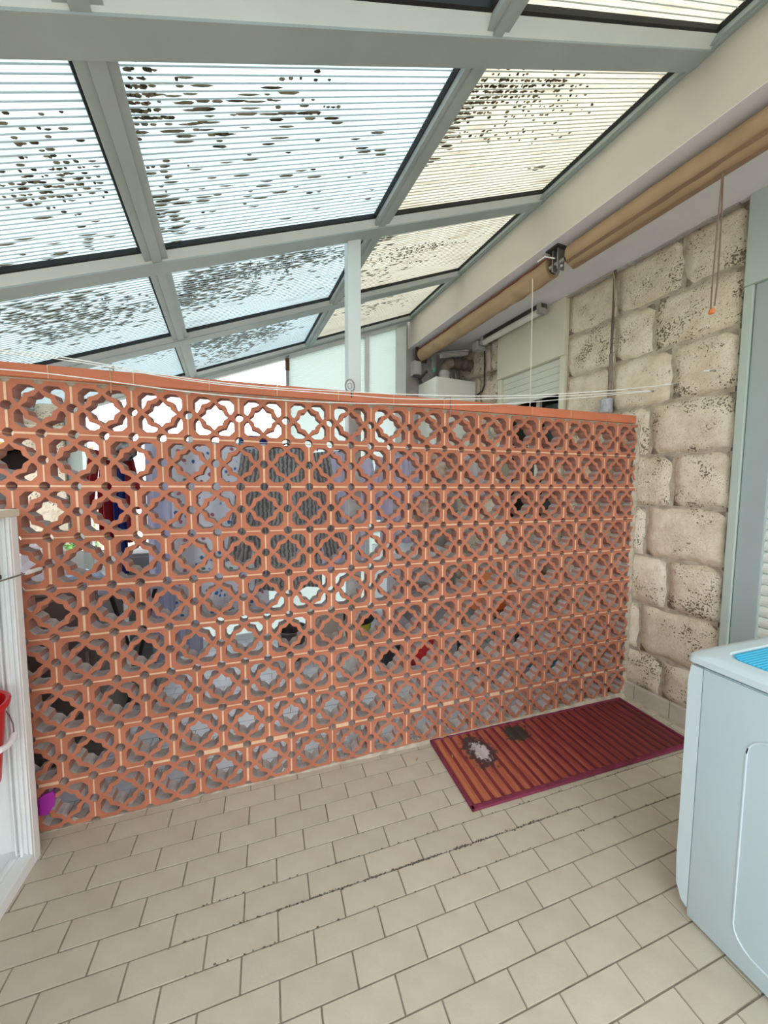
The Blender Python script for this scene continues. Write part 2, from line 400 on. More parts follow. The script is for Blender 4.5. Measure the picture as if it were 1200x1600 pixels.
# door to the right of the stones
d1 = hthing('door_1', 'tall grey green framed door with closed cream roller shutter', 'door', WALL_U, -.79, 0, kind='structure')
MB().cbox((-.035,-1.55,2.41),(.2,-.004,2.848),.006).obj('shutter_box', GREENISH, d1)
MB().cbox((-.022,-.040,0),(.15,-.002,2.41),.004).obj('frame_post', GREENISH, d1)
MB().cbox((-.010,-.145,0),(.15,-.042,2.41),.006).obj('guide_rail', GREYBLUE, d1)
MB().cbox((-.010,-1.55,0),(.15,-1.45,2.41),.006).obj('guide_rail', GREYBLUE, d1)
sl = MB(); 
prof = [(.022,0),(.006,.004),(.001,.016),(.000,.030),(.003,.045),(.010,.0525),(.022,.0545)]
sl.prism([(a,b) for a,b in prof],-1.45,-.145,'xzy'); slm = sl.mesh('slat', SLATM)
for k in range(43): link('slat', slm, d1, (0,0,.04+k*.055))

# ================================================================== CONCRETE SLAB, END PLASTER
cs = hthing('ceiling', 'white painted concrete balcony slab over the house wall', 'ceiling', 2.54, 0, 2.85, kind='structure')
MB().box((0,-3.6,.0),(1.2,2.1,.5)).obj('slab', PLASTER, cs)
MB().box((0,-3.6,-.004),(.9,2.1,0)).obj('soffit', mat('soffit_paint','DAD8DC',rough=.9,var=.06,vscale=3,bump=.1,bscale=30), cs)
b_ = MB()
for i in range(90):
    v = -.75+i*.0275; h = R.uniform(.004,.014); b_.box((.615+R.uniform(-.006,.004),v,-.004-h),(.66,v+.028,-.003))
b_.obj('ragged_plaster_edge', PLASTER_G, cs, kind='stuff')
ew = hthing('wall_back', 'narrow grey plaster wall at the far end beside the boiler', 'wall', 2.45, 1.70, 0, kind='structure')
MB().box((.035,0,0),(.9,.18,2.85)).box((.035,0,2.85),(.09,.18,3.3)).obj('plaster', PLASTER_G, ew)

# ================================================================== POLYCARBONATE ROOF
PHI = math.radians(22.5)
xa = HX*math.cos(PHI)+Vector((0,0,math.sin(PHI))); za = xa.cross(HY)
o_ = W(2.54,0,3.147)
RM = Matrix(((xa.x,HY.x,za.x,o_.x),(xa.y,HY.y,za.y,o_.y),(xa.z,HY.z,za.z,o_.z),(0,0,0,1)))
rf = thing('ceiling', 'sloping roof of ribbed translucent sheets in a grey metal frame', 'roof', kind='structure', mw=RM)
PXS = [-3.25,-2.205,-1.165,-.02]
RYS = [-3.35,-2.525,-1.70,-.87,-.045,.79,1.62]
for x in PXS:
    b = MB(); w = .042
    b.box((x-w,RYS[0],-.020),(x+w,RYS[-1]+.03,.026)); b.box((x-w*.42,RYS[0],-.026),(x+w*.42,RYS[-1]+.03,-.019))
    b.obj('purlin', FRAME, rf)
for y in RYS:
    b = MB(); b.box((PXS[0]-.05,y-.035,-.030),(.02,y+.045,.028)); b.obj('rafter', FRAME, rf)
    b = MB(); b.prism([(y-.035,-.024),(y-.078,.002),(y-.078,.012),(y-.035,.012)],PXS[0],.0,'yzx'); b.obj('glazing_bead', FRAME_L, rf)  # bead paler than the rafter: the light it catches is in its colour
panel_cols = [(PXS[0]+.04,PXS[1]-.038),(PXS[1]+.038,PXS[2]-.038),(PXS[2]+.038,PXS[3]-.038)]
for ci,(x0,x1) in enumerate(panel_cols):
    for ri in range(len(RYS)-1):
        y0 = RYS[ri]+.04; y1 = RYS[ri+1]-.075
        pm = POLY_Y if ci == 2 else POLY
        p = MB().box((x0-.02,y0-.01,.014),(x1+.02,y1+.02,.0165)).obj('sheet', pm, rf)
        b = MB(); n = int((y1-y0)/.0192)
        for k in range(n+1):
            y = y0+(y1-y0)*k/n; b.box((x0,y-.0009,.0108),(x1,y+.0009,.0139))
        b.obj('ribs', RIB, p, kind='stuff')
        b = MB(); b.box((x0,y1-.004,-.004),(x1+.004,y1+.010,.0138)); b.box((x1-.010,y0,-.004),(x1+.004,y1,.0138)); b.obj('gasket', RUBBER, p)
# mould between the flutes: (x, y, spread along, spread across, pieces, big)
BL = [(-2.42,-.57,.10,.07,70,1),(-2.38,-.47,.16,.06,120,1),(-2.50,-.42,.16,.05,90,1),(-2.6,-.2,.2,.1,40,0),
 (-2.12,-.76,.03,.02,22,1),(-2.14,-.70,.02,.03,45,1),(-2.13,-.65,.03,.04,50,1),(-2.02,-.60,.12,.03,34,0),(-2.15,-.30,.04,.10,60,0),
 (-1.70,-.75,.04,.01,8,1),(-1.66,-.66,.05,.015,12,1),(-1.95,-.68,.10,.03,25,0),(-1.76,-.64,.08,.02,18,0),(-1.98,-.33,.25,.10,45,0),(-1.6,-.45,.25,.12,30,0),
 (-.92,-.79,.07,.02,30,1),(-.95,-.71,.07,.035,130,1),(-.72,-.72,.09,.035,90,1),(-1.05,-.67,.04,.05,70,1),(-1.09,-.56,.03,.08,60,0),(-.89,-.52,.14,.02,30,1),(-.45,-.49,.12,.02,12,1),(-.33,-.31,.05,.01,6,0),(-.8,-.62,.2,.05,70,1),
 (-2.70,.19,.16,.10,150,0),(-2.53,.35,.20,.10,150,0),(-2.69,.41,.15,.10,120,0),(-2.55,.25,.2,.1,80,1),
 (-1.99,.19,.10,.08,170,0),(-1.80,.20,.16,.07,220,1),(-1.58,.16,.14,.07,160,0),(-2.10,.32,.05,.12,120,0),(-1.9,.4,.16,.08,90,0),(-1.35,.2,.1,.06,40,0),
 (-2.08,1.0,.10,.10,180,0),(-1.86,1.06,.14,.12,240,0),(-1.62,1.1,.1,.12,160,0),(-1.9,1.3,.15,.1,120,0),
 (-.87,.30,.14,.05,90,1),(-.55,.30,.14,.03,50,1),(-1.08,.1,.05,.08,60,0),(-.9,.5,.2,.1,60,0),(-2.73,1.0,.2,.1,60,0),(-.8,1.1,.2,.12,60,0)]
big = MB(); sm = MB()
def cell(y):
    for ri in range(len(RYS)-1):
        y0 = RYS[ri]+.04; y1 = RYS[ri+1]-.075
        if y0 < y < y1:
            n = int((y1-y0)/.0192); h = (y1-y0)/n; k = int((y-y0)/h); return y0+(k+.5)*h, h
    return None
for bx, by, sx, sy, n, bg_ in BL:
    for _ in range(int(n*.95)):
        x = R.gauss(bx,sx); y = R.gauss(by,sy*.8); c = cell(y)
        if not c or not any(a+.012 < x < b-.03 for a,b in panel_cols): continue
        L = R.uniform(.003,.012) if bg_ else R.uniform(.008,.035); hw_ = c[1]*R.uniform(.10,.32); yy = c[0]+R.uniform(-.003,.003)
        dark = R.random() < (.38 if bg_ else .14); z = .0136
        (big if dark else sm).add([(x-L,yy-hw_*.5,z),(x-L*.4,yy-hw_,z),(x+L*.6,yy-hw_*.8,z),(x+L,yy,z),(x+L*.5,yy+hw_,z),(x-L*.7,yy+hw_*.7,z)]
             + [(x,yy,z-.0035)], [(0,1,6),(1,2,6),(2,3,6),(3,4,6),(4,5,6),(5,0,6),(5,4,3,2,1,0)])
big.obj('mould', MOULD, rf, kind='stuff'); sm.obj('grime', MOULD_L, rf, kind='stuff')
# eaves gutter
g = MB(); g.tube([(PXS[0]-.09,-3.3,-.06),(PXS[0]-.09,1.65,-.06)],.045,12); g.obj('gutter', STEEL, rf, smooth=True)
# square post that carries the roof behind the lattice
po = thing('trim_1', 'square white steel post carrying the roof behind the lattice wall', 'post', (1.345,.15,0), TH, kind='structure')
MB().cbox((-.034,-.03,0),(.034,.03,2.655),.003).obj('post_shaft', FRAME_L, po)
MB().cbox((-.045,-.04,2.640),(.045,.04,2.665),.003).obj('cap_plate', STEEL, po)

# ================================================================== OUTER WALLS AND END GLAZING
ow = hthing('wall_left', 'outer veranda parapet with pitted stone corner pier', 'wall', -.47, 0, 0, kind='structure')
MB().box((-.16,-3.4,-.06),(0,1.75,.95)).obj('parapet', PLASTER, ow)
MB().box((-.18,-3.4,.95),(.02,1.75,.99)).obj('coping', STONE, ow)
for v in (-3.3,-1.9,-.02): MB().box((-.1,v-.03,.99),(-.04,v+.03,1.86)).obj('pier', FRAME_L, ow)
MB().box((-.10,1.38,.99),(.19,1.58,1.95)).obj('pier', STONE, ow); MB().box((.195,1.42,.99),(.28,1.50,2.0)).obj('post', GREENISH, ow)
eg = hthing('window_2', 'far end glazing of pale ribbed sheets between white posts', 'window', 0, 1.66, 0, kind='structure')
def top(u): return 3.147-(2.54-u)*math.tan(PHI)-.04
for u,w in ((-.25,.03),(.49,.03),(1.28,.014),(2.06,.02),(2.435,.055)):
    MB().prism([(u-w,0),(u+w,0),(u+w,top(u+w)),(u-w,top(u-w))],-.02,.03,'xzy').obj('frame_post', FRAME_L if u != 1.28 else STEEL, eg)
for a,b in ((.52,1.266),(1.294,2.04),(2.08,2.38)):
    MB().box((a,-.015,.93),(b,.025,.98)).obj('rail', FRAME_L, eg); MB().box((a,-.015,0),(b,.025,.05)).obj('rail', FRAME_L, eg)
    lo = MB().box((a,0,.05),(b,.004,.93)).obj('sheet', POLY_E, eg)
    rb = MB()
    for k in range(60): rb.box((a,-.004,.06+k*.0145),(b,-.0005,.0615+k*.0145))
    rb.obj('ribs', RIB, lo, kind='stuff')
    if a > 1:
        up = MB().prism([(a,.98),(b,.98),(b,top(b)),(a,top(a))],0,.004,'xzy').obj('sheet', POLY_E, eg)
        rb = MB(); z = 1.0
        while z < top(b)-.02:
            aa = max(a, 2.54-(3.147-.04-z)/math.tan(PHI)+.03); rb.box((aa,-.004,z),(b,-.0005,z+.0015)) if aa < b else None; z += .0145
        rb.obj('ribs', RIB, up, kind='stuff')
MB().box((-.46,-.01,0),(.46,.05,.9)).obj('parapet', WHITE, eg)
MB().cbox((1.262,-.026,2.45),(1.298,-.018,2.56),.002).obj('hinge', mat('rust','6B4B38',rough=.9,var=.3), eg)
MB().prism([(.5,top(.5)-.03),(2.48,top(2.48)-.03),(2.48,top(2.48)+.04),(.5,top(.5)+.04)],-.02,.03,'xzy').obj('head_rail', FRAME_L, eg)

# ================================================================== LATTICE WALL
T = .2; D = .054
lw = thing('wall_front', 'terracotta lattice wall of openwork blocks with star shaped holes', 'wall', (0,0,0), kind='structure')
def circ(cx, cy, r, a0, a1, n): return [(cx+r*math.cos(a0+(a1-a0)*k/n), cy+r*math.sin(a0+(a1-a0)*k/n)) for k in range(n+1)]
def outline(half=False):
    h = .488; r = .088; pts = []
    # bottom edge left to right, then right side, top, left; quarter notches at corners, half notches at mid sides
    def c(cx,cy,a,b,n): return circ(cx,cy,r,math.radians(a),math.radians(b),n)
    x1 = h if not half else 0
    pts += [p for p in c(-.5,-.5,90,0,3)]
    if not half: pts += c(0,-.5,180,0,6)
    else: pts += c(0,-.5,180,90,3)
    if not half:
        pts += c(.5,-.5,180,90,3) + c(.5,0,270,90,6) + c(.5,.5,270,180,3)
        pts += c(0,.5,360,180,6)
    else: pts += c(0,.5,270,180,3)
    pts += c(-.5,.5,0,-90,3) + c(-.5,0,90,-90,6)
    return [(max(-h,min(h,a)),max(-h,min(h,b))) for a,b in pts]
def star():
    p = []
    for k in range(16):
        a = k*PI/8; r = (.29 if k%4 == 0 else .24) if k%2 == 0 else .208
        p.append((r*math.cos(a), r*math.sin(a)))
    return p
_L = [(.06,.315),(.075,.36),(.14,.398),(.30,.398),(.398,.30),(.398,.14),(.36,.075),(.315,.06),(.262,.148),(.236,.236),(.148,.262)]
def lobes(left=False):
    out = []
    for sx, sy in ((1,1),(-1,1),(-1,-1),(1,-1)):
        if left and sx > 0: continue
        q = [(a*sx,b*sy) for a,b in _L]; out.append(q if sx*sy > 0 else q[::-1])
    return out
def block_mesh(half=False):
    bm = bmesh.new()
    if half:
        # cut block: left half only, the star opened at the cut
        o = outline(True)
        st = [p for p in star() if p[0] <= .001]            # from top (0,.29) round the left to (0,-.29)
        i = next(k for k,p in enumerate(o) if abs(p[0]) < .02 and p[1] > 0)
        loops = [o[:i] + [(0,.5-.088)] + [(0,.29)] + sorted_star(st) + [(0,-.29),(0,-.412)][:1] , ]
        first = o[:i]
        # outline begins bottom-left; insert star between bottom-mid notch and top-mid notch
        j = max(k for k,p in enumerate(o) if p[1] < 0 and p[0] > -.02 and k < 12)
        ring = o[:j+1] + sorted_star(st)[::-1] + o[j+1:]
        loops = [ring] + lobes(True)
    else:
        loops = [outline(), star()] + lobes()
    edges = []
    for lp in loops:
        vs = [bm.verts.new((a*T,0,b*T)) for a,b in lp]
        for k in range(len(vs)): 
            try: edges.append(bm.edges.new((vs[k],vs[(k+1)%len(vs)])))
            except ValueError: pass
    bmesh.ops.triangle_fill(bm, use_beauty=True, edges=bm.edges[:])
    g = bmesh.ops.extrude_face_region(bm, geom=bm.faces[:])
    for v in [x for x in g['geom'] if isinstance(x, bmesh.types.BMVert)]: v.co.y += D
    bmesh.ops.recalc_face_normals(bm, faces=bm.faces[:])
    for f in bm.faces: f.material_index = 0 if abs(f.normal.y) > .5 else (2 if f.normal.z > .45 else 1)
    me = bpy.data.meshes.new('lattice_block'); bm.to_mesh(me); bm.free()
    for m_ in (BRICK, mat('weathered_terracotta','B07F70',rough=.9,var=.2,vscale=18,spec=.1), mat('grey_dust','B9ACA6',rough=.95,var=.2,vscale=22,spec=.05)): me.materials.append(m_)
    return me
def sorted_star(st): return sorted(st, key=lambda p: -p[1])
BM_ = block_mesh(); BH = block_mesh(True)
jm = MB(); rj = random.Random(3)
def jbox(x0,x1,z0,z1):
    jm.box((x0,-.0005-rj.uniform(0,.0012),z0),(x1,D+.0005,z1))
for row in range(9):
    zc = (9-row-.5)*T
    if row % 2 == 0: cx = [(j+.5)*T for j in range(-3,16)]; halfs = []
    else: cx = [j*T for j in range(-2,16)]; halfs = [16*T]
    for x in cx:
        o = link('lattice_block', BM_, lw, (x+rj.uniform(-.0008,.0008), rj.uniform(-.0015,.0015), zc+rj.uniform(-.0008,.0008)))
    for x in halfs: link('lattice_block', BH, lw, (x,0,zc))
    for x in cx:
        for s in (-1,):
            xe = x - T/2; w = .0026+rj.uniform(-.0004,.0016)
            jbox(xe-w,xe+w,zc-T/2+.088*T,zc-.088*T); jbox(xe-w,xe+w,zc+.088*T,zc+T/2-.088*T)
    if halfs: jbox(3.097,3.103,zc-.082,zc-.018); jbox(3.097,3.103,zc+.018,zc+.082)
for k in range(0,9):
    z = k*T if k else .004
    for i in range(-6,32):
        x = i*.1; w = .0026+rj.uniform(-.0004,.0014)
        if k == 1: w += rj.choice([0,.003,.006])
        if k: jbox(x+.088*T,x+.1-.088*T,z-w,z+w)
jm.obj('mortar_joints', JOINT, lw, kind='stuff')
# grey mortar under the coping, at the foot and where the wall meets the house
mm = MB()
for i in range(-6,32):
    x = i*.1; n = 6; r = .0195
    mm.prism([(x+r*math.cos(PI+PI*k/n), 1.80+r*math.sin(PI+PI*k/n)) for k in range(n+1)], .006, D-.004, 'xzy')
mm.box((-.5,.002,1.796),(3.12,D-.002,1.803))
mm.obj('coping_mortar', MORTAR, lw)
fm = MB(); prev = None
xs_ = [-.5+i*.03 for i in range(123)]; vs = []; fs = []
for i, x in enumerate(xs_):
    h = .003+.030*max(0,min(1,(x-.9)/2))+rj.uniform(-.002,.004); dd = .003+.02*max(0,min(1,(x-.6)/2))+rj.uniform(-.003,.006)
    vs += [(x,-dd,0),(x,-.004,h*.8),(x,.02,h),(x,D+.02,h*.8),(x,D+.03,0)]
    if i: 
        a = (i-1)*5
        for k in range(4): fs.append((a+k,a+k+1,a+k+6,a+k+5))
fm.add(vs,fs).obj('foot_mortar', CEMENT, lw)
em = MB(); vs = []; fs = []; N_ = 70
for i in range(N_+1):
    z = 1.8*i/N_; x = 3.150+rj.uniform(-.010,.010)
    vs += [(x,.004,z),(x+.01,.001+rj.uniform(-.003,.003),z),(3.172+rj.uniform(0,.01),-.006+rj.uniform(-.004,.004),z),(3.20,.0,z),(3.20,D,z),(x+.01,D,z)]
    if i:
        a=(i-1)*6
        for k in range(6): fs.append((a+k,a+(k+1)%6,a+6+(k+1)%6,a+6+k))
em.add(vs,fs).obj('edge_mortar', CEMENT, lw)
# pieces of loose rubble and dust inside the bottom row
rb = MB()
for _ in range(170):
    x = rj.uniform(.05,3.1); y = rj.uniform(.006,.07); s = rj.uniform(.004,.016); z0 = .02+.0*s
    pts = [Vector((x,y,z0))+Vector((rj.uniform(-s,s),rj.uniform(-s,s)*.7,rj.uniform(-s*.3,s))) for _ in range(6)]
    rb.add(pts, [(0,1,2),(0,2,3),(0,3,4),(0,4,1),(5,2,1),(5,3,2),(5,4,3),(5,1,4)])
rb.obj('rubble', mat('rubble','B5AC9E',rough=.95,var=.3,vscale=15), lw, kind='stuff')
# coping bricks
cm = MB().cbox((.0015,-.014,1.803),(.2755,.080,1.853),.006).mesh('coping_brick', mat('coping_terracotta','C5714E',rough=.6,var=.1,vscale=9,rnd=.05,bump=.06,bscale=80), smooth=True)
cj = MB()
for i in range(-2,11):
    x = .137+.2752*i
    if x+.2752 > 3.16: continue
    link('coping_brick', cm, lw, (x,rj.uniform(-.001,.001),0)); cj.box((x-.0018,-.0125,1.804),(x+.0018,.0785,1.8525))
cj.box((2.8852,-.0125,1.804),(2.8895,.0785,1.8525)); 
MB().cbox((.0015,-.014,1.803),(.243,.080,1.853),.006).obj('coping_brick', _M['coping_terracotta'], lw, smooth=True, loc=(2.889,0,0))
cj.obj('coping_joints', JOINT, lw)

# ================================================================== DOOR MAT
mt = thing('doormat', 'red slatted bamboo mat with burgundy border lying on the tiles', 'mat', (1.735,.0,.001), 0)
mt.rotation_euler = (0,0,-.012)
def mat_slat(nm='stained_bamboo', c0='BE7450', c1='93403A', c2='5E1F28'):
    m = bpy.data.materials.new(nm); m.use_nodes = True
    n = m.node_tree.nodes; l = m.node_tree.links; b = n['Principled BSDF']; b.inputs['Roughness'].default_value = .5
    tc = n.new('ShaderNodeTexCoord'); tc.object = mt; V = tc.outputs['Object']
    sp = n.new('ShaderNodeSeparateXYZ'); l.new(V, sp.inputs[0])
    mp = n.new('ShaderNodeMapping'); mp.inputs['Scale'].default_value = (60,5,1); l.new(V, mp.inputs[0])
    g = n.new('ShaderNodeTexNoise'); g.inputs['Scale'].default_value = 1; g.inputs['Detail'].default_value = 5; l.new(mp.outputs[0], g.inputs['Vector'])
    # dye: worn to orange brown at the left end, deep burgundy at the right
    mr = n.new('ShaderNodeMapRange'); mr.inputs[1].default_value = .0; mr.inputs[2].default_value = 1.75; l.new(sp.outputs[0], mr.inputs[0])
    ad = n.new('ShaderNodeMath'); ad.operation = 'MULTIPLY_ADD'; ad.inputs[1].default_value = .9; ad.inputs[2].default_value = -.42; l.new(g.outputs['Fac'], ad.inputs[0])
    a2 = n.new('ShaderNodeMath'); a2.use_clamp = True; l.new(mr.outputs[0], a2.inputs[0]); l.new(ad.outputs[0], a2.inputs[1])
    rp = n.new('ShaderNodeValToRGB'); e = rp.color_ramp.elements; e[0].color = (*srgb(c0),1); e[1].position = .9; e[1].color = (*srgb(c2),1)
    x = e.new(.4); x.color = (*srgb(c1),1); l.new(a2.outputs[0], rp.inputs[0])
    out = rp.outputs[0]
    ns = n.new('ShaderNodeTexNoise'); ns.inputs['Scale'].default_value = 55; ns.inputs['Detail'].default_value = 3; l.new(V, ns.inputs['Vector'])
    def blot(cx, cy, sx, sy, col, thr):
        nonlocal out
        mq = n.new('ShaderNodeMapping'); mq.vector_type = 'POINT'; mq.inputs['Location'].default_value = (-cx/sx,-cy/sy,0); mq.inputs['Scale'].default_value = (1/sx,1/sy,0); l.new(V, mq.inputs[0])
        le = n.new('ShaderNodeVectorMath'); le.operation = 'LENGTH'; l.new(mq.outputs[0], le.inputs[0])
        q = n.new('ShaderNodeMath'); q.operation = 'MULTIPLY_ADD'; q.inputs[1].default_value = 1.6; l.new(ns.outputs['Fac'], q.inputs[0]); l.new(le.outputs['Value'], q.inputs[2])
        mr2 = n.new('ShaderNodeMapRange'); mr2.inputs[1].default_value = thr; mr2.inputs[2].default_value = thr-.25; l.new(q.outputs[0], mr2.inputs[0])
        mx = n.new('ShaderNodeMix'); mx.data_type = 'RGBA'; mx.inputs[7].default_value = (*srgb(col),1); l.new(out, mx.inputs[6]); l.new(mr2.outputs[0], mx.inputs[0]); out = mx.outputs[2]
    blot(.22,-.150,.085,.125,'4A3A38',1.85); blot(.225,-.155,.065,.11,'C9BFBC',1.45); blot(.50,-.095,.085,.075,'3E3A36',1.75)
    l.new(out, b.inputs['Base Color']); return m
SLT = mat_slat(); BACK = mat_slat('stained_backing','8A3A40','6E2434','4E1622'); BORD = mat('burgundy_cloth','83304A',rough=.9,var=.25,vscale=30,bump=.2,bscale=200)
MW, ML = 1.375, .452
MB().cbox((0,-ML,0),(MW,0,.004),.001).obj('backing', BACK, mt)
ns_ = 25; p_ = (MW-.03)/ns_
for k in range(ns_):
    x = .015+k*p_; w = p_*.66
    b = MB(); b.prism([(0,.004),(w*.12,.0095),(w*.5,.0115),(w*.88,.0095),(w,.004)],-ML+.02,-.012,'xzy')
    b.obj('slat', SLT, mt, loc=(x+p_*.19,0,0))
for (x0,y0,x1,y1) in ((0,-ML,MW,-ML+.022),(0,-.014,MW,0),(0,-ML,.014,0),(MW-.014,-ML,MW,0)):
    MB().cbox((x0,y0,.0),(x1,y1,.0125),.003).obj('border', BORD, mt)
# dry leaves
lm_ = mat('dry_leaf','C09560',rough=.8,var=.2,vscale=60)
for i,(x,y,z,a,s,lb) in enumerate(((1.83,-.006,.014,.2,.028,'dry tan leaf curl on the back edge of the mat by the lattice wall'),(1.795,-.15,.0135,1.2,.012,'small tan leaf scrap on the left edge of the red mat'),(2.31,-.05,.0135,2.2,.014,'tiny leaf scrap on the middle of the red mat'),(1.62,-.10,.001,.8,.014,'small brown twig scrap on the tile left of the red mat'))):
    b = MB(); n = 6; vs=[]; fs=[]
    for k in range(n+1):
        t = k/n; w = s*.28*math.sin(PI*min(1,t+.05)); zz = s*.15*math.sin(PI*t)
        vs += [(s*(t*2-1),-w,zz+.001),(s*(t*2-1),w,zz+.002)]
        if k: fs.append((2*k-2,2*k,2*k+1,2*k-1))
    o = solidify(b.add(vs,fs).obj('leaf', lm_), .0008); o.location = (x,y,z); o.rotation_euler = (0,0,a); tag(o, lb, 'leaf')

# ================================================================== WASHING MACHINE (right)
wm = thing('washing_machine', 'white washing machine with bright blue ribbed sheet on top', 'washing machine', (2.19,-1.58,0))
MB().cbox((0.003,0,.012),(.595,.585,.845),.006).obj('body', APPL, wm, smooth=True)
MB().cbox((-.002,.022,.012),(.004,.580,.842),.002).obj('side_panel', APPL, wm, smooth=True)
# pressed line on the side panel
def rr(cx0,cx1,cz0,cz1,r,n=5):
    pts=[]
    for (cx,cz,a0) in ((cx1-r,cz1-r,0),(cx0+r,cz1-r,90),(cx0+r,cz0+r,180),(cx1-r,cz0+r,270)):
        for k in range(n+1):
            a = math.radians(a0+90*k/n); pts.append((cx+r*math.cos(a),cz+r*math.sin(a)))
    return pts
ring = [(-.0025,a,b) for a,b in rr(.10,.463,.072,.715,.06)]
MB().tube(ring+ring[:2],.0026,6).obj('pressed_ridge', APPL_F, wm, smooth=True)
b = MB(); b.prism([(.582,.035),(.600,.045),(.617,.09),(.621,.18),(.621,.80),(.615,.842),(.582,.842)],-.001,.597,'yzx'); b.obj('front_panel', APPL_F, wm, smooth=True)
# door on the front, facing the lattice wall
b = MB(); pf = [(.0,.0),(.10,.004),(.13,.022),(.16,.024),(.175,.0)]
b.lathe(pf,(0,0,0),32); o = b.obj('door', GREYC, wm, smooth=True); o.location = (.30,.620,.45); o.rotation_euler = (-PI/2,0,0)
# lid: rounded corners and chamfered edge
def lid(z0,z1,ins,r,dx=0):
    return [(a,b_,z0) for a,b_ in rr(-.006+ins,.602-ins,-.005+ins,.628-ins,r)], z1
lo_ = [( -.007,.0)]
def ringp(ins,z,r): return [(a,b_,z) for a,b_ in rr(-.008+ins,.605-ins,-.008+ins,.628-ins,r,6)]
levels = [ringp(.008,.850,.02), ringp(0,.8535,.022), ringp(0,.872,.03), ringp(.012,.884,.05), ringp(.03,.888,.06), ringp(.06,.888,.055), ringp(.066,.882,.05)]
vs = [q for lv in levels for q in lv]; n = len(levels[0]); fs = [tuple(range(n))[::-1], tuple((len(levels)-1)*n+k for k in range(n))]
for i in range(len(levels)-1):
    for k in range(n): fs.append((i*n+k,i*n+(k+1)%n,(i+1)*n+(k+1)%n,(i+1)*n+k))
MB().add(vs,fs).obj('lid', APPL_F, wm, smooth=True)
b = MB(); q = ringp(.068,.8825,.05); q2 = ringp(.068,.8855,.05)
b.add(q+q2,[tuple(range(n,2*n))]+[(k,(k+1)%n,(k+1)%n+n,k+n) for k in range(n)])
bt = b.obj('blue_sheet', BLUE, wm, label='bright blue ribbed sheet')
b = MB()
for k in range(48):
    y = .066+k*.0102; e = .02 if k in (0,47) else (.008 if k in (1,46) else 0); b.prism([(y,.8855),(y+.003,.8885),(y+.006,.8855)],.064+e,.533-e,'yzx')
b.obj('ribs', BLUE, bt, kind='stuff')
for x in (.05,.55):
    for y in (.05,.53): MB().lathe([(0,0),(.02,0),(.018,.014),(0,.014)],(x,y,0),12).obj('foot', BLACK, wm)

# ================================================================== WHITE UTILITY CABINET (left)
cb = thing('utility_cabinet', 'white cabinet with open shelves and rolled slatted shutter at left edge', 'cabinet', (-.38,-1.08,0))
CW, CD, CH = .445, .975, 1.315           # along x, along y
def cbx(a,b,m=WHITE,nm='panel',c=.003): return MB().cbox(a,b,c).obj(nm, m, cb)
cbx((0,0,0),(.02,CD,CH),nm='back_panel'); cbx((.02,CD-.02,0),(CW-.04,CD,CH),nm='side_panel'); cbx((.02,0,0),(CW-.04,.02,CH),nm='side_panel')
cbx((.02,.02,.035),(CW-.045,CD-.02,.055),nm='base_panel')
cbx((-.005,-.01,CH-.02),(CW+.004,CD+.008,CH+.005),m=CREAM,nm='top_panel')
for z in (.44,.905): cbx((.02,.02,z-.02),(CW-.10,CD-.02,z),nm='shelf')
for y0,s in ((CD-.036,1),(0,-1)):        # stiles with grooves
    MB().cbox((CW-.045,y0,0),(CW,y0+.036,CH-.02),.003).obj('stile', WHITE, cb)
    yf = y0 if s > 0 else y0+.036
    for a,b,d in ((.001,.009,.010),(.016,.021,.007),(.028,.036,.012),(.048,.053,.007)):
        MB().cbox((CW-b,min(yf,yf-s*d),.05),(CW-a,max(yf,yf-s*d),CH-.02),.0015).obj('guide_rail', WHITE, cb)
MB().cbox((CW-.045,.06,0),(CW,CD-.036,.05),.004).obj('bottom_rail', WHITE, cb)
MB().cbox((CW-.06,.06,.05),(CW-.046,CD-.06,.062),.002).obj('track', WHITE, cb)
tb = mat('tambour_cream','E0D8C6',rough=.5,var=.04)
for k in range(6): MB().cbox((CW-.040,.055,1.10+k*.033),(CW-.024,CD-.058,1.1315+k*.033),.005).obj('slat', tb, cb)
MB().cbox((CW-.044,.055,1.083),(CW-.022,CD-.058,1.099),.003).obj('shutter_edge', BLACK, cb)
# red bucket on the lower shelf
def bucket(name, label, loc, r, h, m, rim=.008, hm=None, cat='bucket'):
    t = thing(name, label, cat, loc)
    MB().lathe([(0,.004),(r*.74,.004),(r*.76,0),(r*.78,0),(r*.98,h-.02),(r*1.07,h-.018),(r*1.09,h-.004),(r*1.05,h),(r*.98,h-.003),(r*.95,h-.02),(r*.73,.012),(0,.012)],n=28).obj('tub', m, t, smooth=True)
    return t
bk = bucket('bucket','bright red plastic bucket on the lower shelf of the white cabinet',(-.02,-.305,.4405),.115,.27,RED)
arc = [(.118*math.cos(a),.118*math.sin(a)*.9,.235-.10*math.sin(-a+.0)*0-.0-.11*abs(math.sin((a+1.2)*1.0))) for a in [(-1.57+.26*k) for k in range(13)]]
MB().tube([( .125*math.cos(a), .125*math.sin(a), .225-.09*math.sin((a+1.3)/2.6*PI) ) for a in [-1.3+.2167*k for k in range(13)]],.002,6).obj('bail', STEEL, bk, smooth=True)
MB().tube([( .127*math.cos(a), .127*math.sin(a), .225-.09*math.sin((a+1.3)/2.6*PI) ) for a in [-.28+.1*k for k in range(7)]],.010,10).obj('grip', WHITE, bk, smooth=True)
